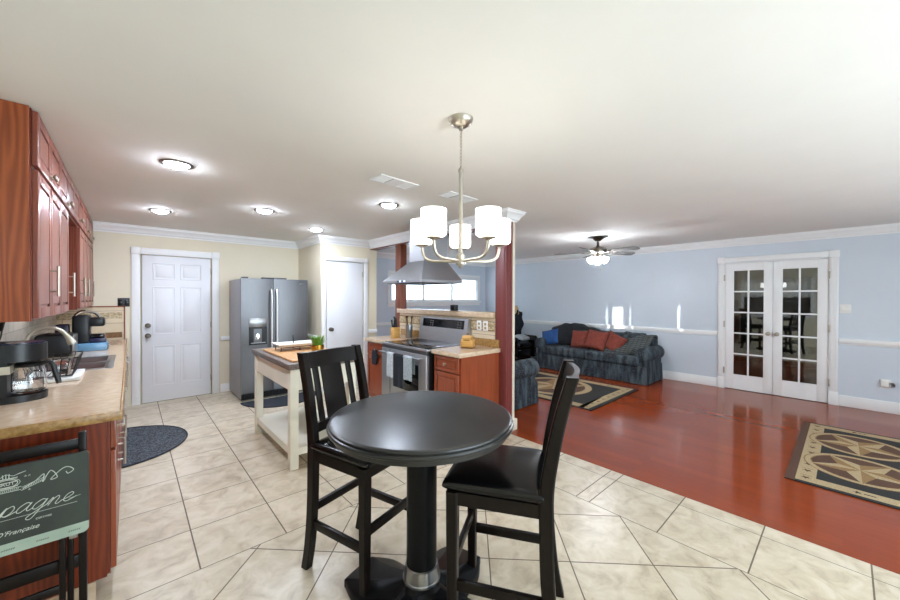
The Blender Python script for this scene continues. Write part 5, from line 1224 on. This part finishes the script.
# ------------------------------------------------------------------ sofa and things on it
def make_sofa(o, L, D, seats, m):
    """local: x along width (centre 0), front at y=-D, back at y=0"""
    aw = .24; h2 = L / 2
    b = MB(); b.box(-h2 + .04, h2 - .04, -D + .02, -.05, .02, .30, 0, .015); b.build('base', m, o, True)
    b = MB()   # gathered skirt
    ring_ = []
    n1, n2 = 60, 26
    per = [(-h2 + .02 + (L - .04) * i / n1, -D) for i in range(n1)] + [(h2 - .02, -D + (D - .03) * i / n2) for i in range(n2)] + [(h2 - .02 - (L - .04) * i / n1, -.03) for i in range(n1)] + [(-h2 + .02, -.03 - (D - .03) * i / n2) for i in range(n2)]
    n = len(per); V_ = []
    for z in (.012, .16, .30):
        for i, (x, y) in enumerate(per):
            g = (.010 * math.sin(i * 1.9) + .012) * (1.3 - z * 3.2); q = 1 + g / max(.3, math.hypot(x, y + D / 2)); V_.append((x * q, (y + D / 2) * q - D / 2, z))
    b.raw(V_, [(r * n + i, r * n + (i + 1) % n, (r + 1) * n + (i + 1) % n, (r + 1) * n + i) for r in range(2) for i in range(n)]); b.build('skirt', m, o, True, 60)
    w_ = (L - 2 * aw) / seats
    for k in range(seats):
        x0 = -h2 + aw + k * w_
        a_ = -.03 if k == 0 else .003; e_ = .03 if k == seats - 1 else -.003
        def sf(u, v, s=1):
            pass
        b = MB().box(x0 + (a_ if k else -.10), x0 + w_ + (.10 if k == seats - 1 else e_), -D - .025, -.20, .30, .475, 0, .05, 4); b.build('seat_cushion', m, o, True, 60)
    b = MB().box(-h2 + .10, h2 - .10, -.16, -.02, .05, .74, 0, .05, 4); b.build('back_frame', m, o, True, 60)
    for k in range(seats):
        x0 = -h2 + aw + k * w_; A = Matrix.Translation((x0 + w_ / 2, -.235, .625)) @ Matrix.Rotation(rad(78), 4, 'X')
        b = MB(); b.pillow(w_ / 2 + .015, .205, .12, 16, 0, A); b.build('back_cushion', m, o, True, 70)
    for s_ in (-1, 1):
        xc = s_ * (h2 - .10)
        b = MB(); b.box(xc - .085, xc + .085, -D + .035, -.05, .05, .50, 0, .03, 3)
        prof = [(.01, 0), (.08, .0), (.115, .012), (.125, .03), (.125, D - .12), (.11, D - .10), (.02, D - .09)]
        R_ = Matrix.Rotation(rad(-90), 3, 'X')
        b.lathe(prof, (xc + s_ * .02, -D + .02, .50), 28, 0, R_); b.build('arm', m, o, True, 50)
def place(o, x, y, rz): o.location = (x, y, 0); o.rotation_euler = (0, 0, rz); ROOTM[o.name] = Matrix.Translation((x, y, 0)) @ Matrix.Rotation(rz, 4, 'Z')
sofa = thing('sofa', 'long dark blue striped sofa with rolled arms against the blue wall', 'sofa', (0, 0, 0))
make_sofa(sofa, 2.19, .81, 2, 'sofa'); place(sofa, 7.19, 3.30, rad(-90))
arm = thing('armchair', 'dark blue striped armchair beside the maroon post', 'armchair', (0, 0, 0))
make_sofa(arm, 1.02, .86, 1, 'sofa'); place(arm, 3.36, 3.36, rad(90))
# cushions leaning on the sofa back
def cushion(name, y, x, z, tilt, roll, s_, m, label, group=None):
    A = Matrix.Translation((x, y, z)) @ Matrix.Rotation(rad(-90), 4, 'Z') @ Matrix.Rotation(rad(tilt), 4, 'X') @ Matrix.Rotation(rad(roll), 4, 'Z')
    o = thing(name, label, 'cushion', (x, y, z), 0, group)
    MB().pillow(s_, s_ * .92, .075, 16, 0, A).build('cover', m, o, False, 80)
    b = MB(); pts = []
    for (u0, v0, u1, v1) in ((-1, -1, 1, -1), (1, -1, 1, 1), (1, 1, -1, 1), (-1, 1, -1, -1)):
        for k in range(8):
            t = k / 8; u = u0 + (u1 - u0) * t; v = v0 + (v1 - v0) * t
            pts.append(A @ Vector((s_ * u * (1 - .07 * (1 - v * v)), s_ * .92 * v * (1 - .07 * (1 - u * u)), 0)))
    b.tube(pts, .006, 6, 0, True); b.build('piping', 'cord', o)
    return o
g = 'rust red cushions on the striped sofa'
cushion('throw_cushion', 3.54, 6.70, .64, 68, 3, .205, 'rust', 'rust red cushion beside the black throw, leftmost on the sofa', g)
cushion('throw_cushion', 3.19, 6.62, .66, 62, -6, .215, 'rust', 'rust red cushion in the middle, in front of its neighbours', g)
cushion('throw_cushion', 2.90, 6.70, .63, 62, -24, .20, 'rust', 'rust red cushion tilted on its corner by the plaid throw', g)
cushion('throw_cushion', 4.19, 6.62, .63, 60, 16, .19, 'bluefab', 'bright blue cushion at the far left end of the sofa')
def drape(name, y0, y1, m, label, cat, xf, seed, hump=.0, slope=0.0, zt=.78):
    def f(u, v):
        y = y0 + (y1 - y0) * u + slope * v
        w_ = .014 * math.sin(u * 17 + seed) + .010 * math.sin(u * 31 + v * 9 + seed) + .012 * math.sin(v * 13 + u * 5)
        t = v
        if t < .25: x = 7.185; z = zt - .20 + (t / .25) * .20
        elif t < .45: q = (t - .25) / .20; x = 7.185 - .22 * q; z = zt + hump * math.sin(PI * u) + .02 * math.sin(PI * q)
        else: q = (t - .45) / .55; x = 6.965 - xf * q; z = zt + hump * math.sin(PI * u) * (1 - q) - (.30) * q
        e = min(1, 4 * min(u, 1 - u)) ** .5
        return (x - abs(w_) * e - .004, y, z + w_ * .6 * e)
    o = MB().sheet(f, 40, 26, (-.008, 0, .008)).build(name, m, None, False, 70)
    return tag(o, label, cat)
drape('throw_blanket', 3.35, 4.35, 'throwblk', 'crumpled black throw over the left end of the sofa back', 'blanket', .20, 1.0, .10, 0, .80)
drape('throw_blanket', 2.30, 3.0, 'plaid', 'grey plaid throw sloping over the right end of the sofa', 'blanket', .42, 2.2, .02, 0, .77)

# black leather chair in the far corner with clothes piled on it
o = thing('armchair', 'black leather armchair in the far corner left of the sofa', 'armchair', (6.72, 5.28, 0))
MB().box(6.35, 7.1, 4.93, 5.63, .08, .30, 0, .04, 3).box(6.4, 7.05, 4.98, 5.58, 0, .08).build('base', 'leather', o)
MB().box(6.48, 7.0, 4.89, 5.48, .30, .46, 0, .06, 4).build('seat_cushion', 'leather', o)
b = MB(); b.pillow(.30, .36, .11, 16, 0, Matrix.Translation((6.74, 5.61, .72)) @ Matrix.Rotation(rad(78), 4, 'X')); b.build('backrest', 'leather', o, False, 70)
for x in (6.37, 7.09):
    b = MB().box(x - .07, x + .07, 4.89, 5.58, .08, .46, 0, .03, 3); b.lathe([(.01, 0), (.08, 0), (.10, .02), (.10, .66), (.02, .69)], (x, 4.87, .48), 24, 0, Matrix.Rotation(rad(-90), 3, 'X')); b.build('arm', 'leather', o, False, 50)
b = MB()
b.sheet(lambda u, v: (6.78 + .3 * u + .03 * math.sin(v * 14), 5.40 - .12 * math.sin(v * 2.5) + .04 * math.sin(u * 11), .47 + .72 * v - .16 * v * abs(u - .5)), 22, 24, (-.02, -.03, 0))
tag(b.build('draped_jacket', 'navy', None, False, 70), 'dark navy jacket piled upright on the black leather chair', 'clothing')
b = MB().pillow(.11, .12, .06, 12, 0, Matrix.Translation((6.90, 5.34, 1.16)) @ Matrix.Rotation(rad(75), 4, 'X'))
tag(b.build('folded_cloth', 'skin', None, False, 80), 'small tan cloth on top of the navy jacket in the far corner', 'clothing')
b = MB().pillow(.17, .14, .05, 12, 0, Matrix.Translation((6.88, 5.1, .53)) @ Matrix.Rotation(rad(15), 4, 'X'))
tag(b.build('folded_cloth', 'towel2', None, False, 80), 'pale folded cloth on the seat of the black leather chair', 'clothing')
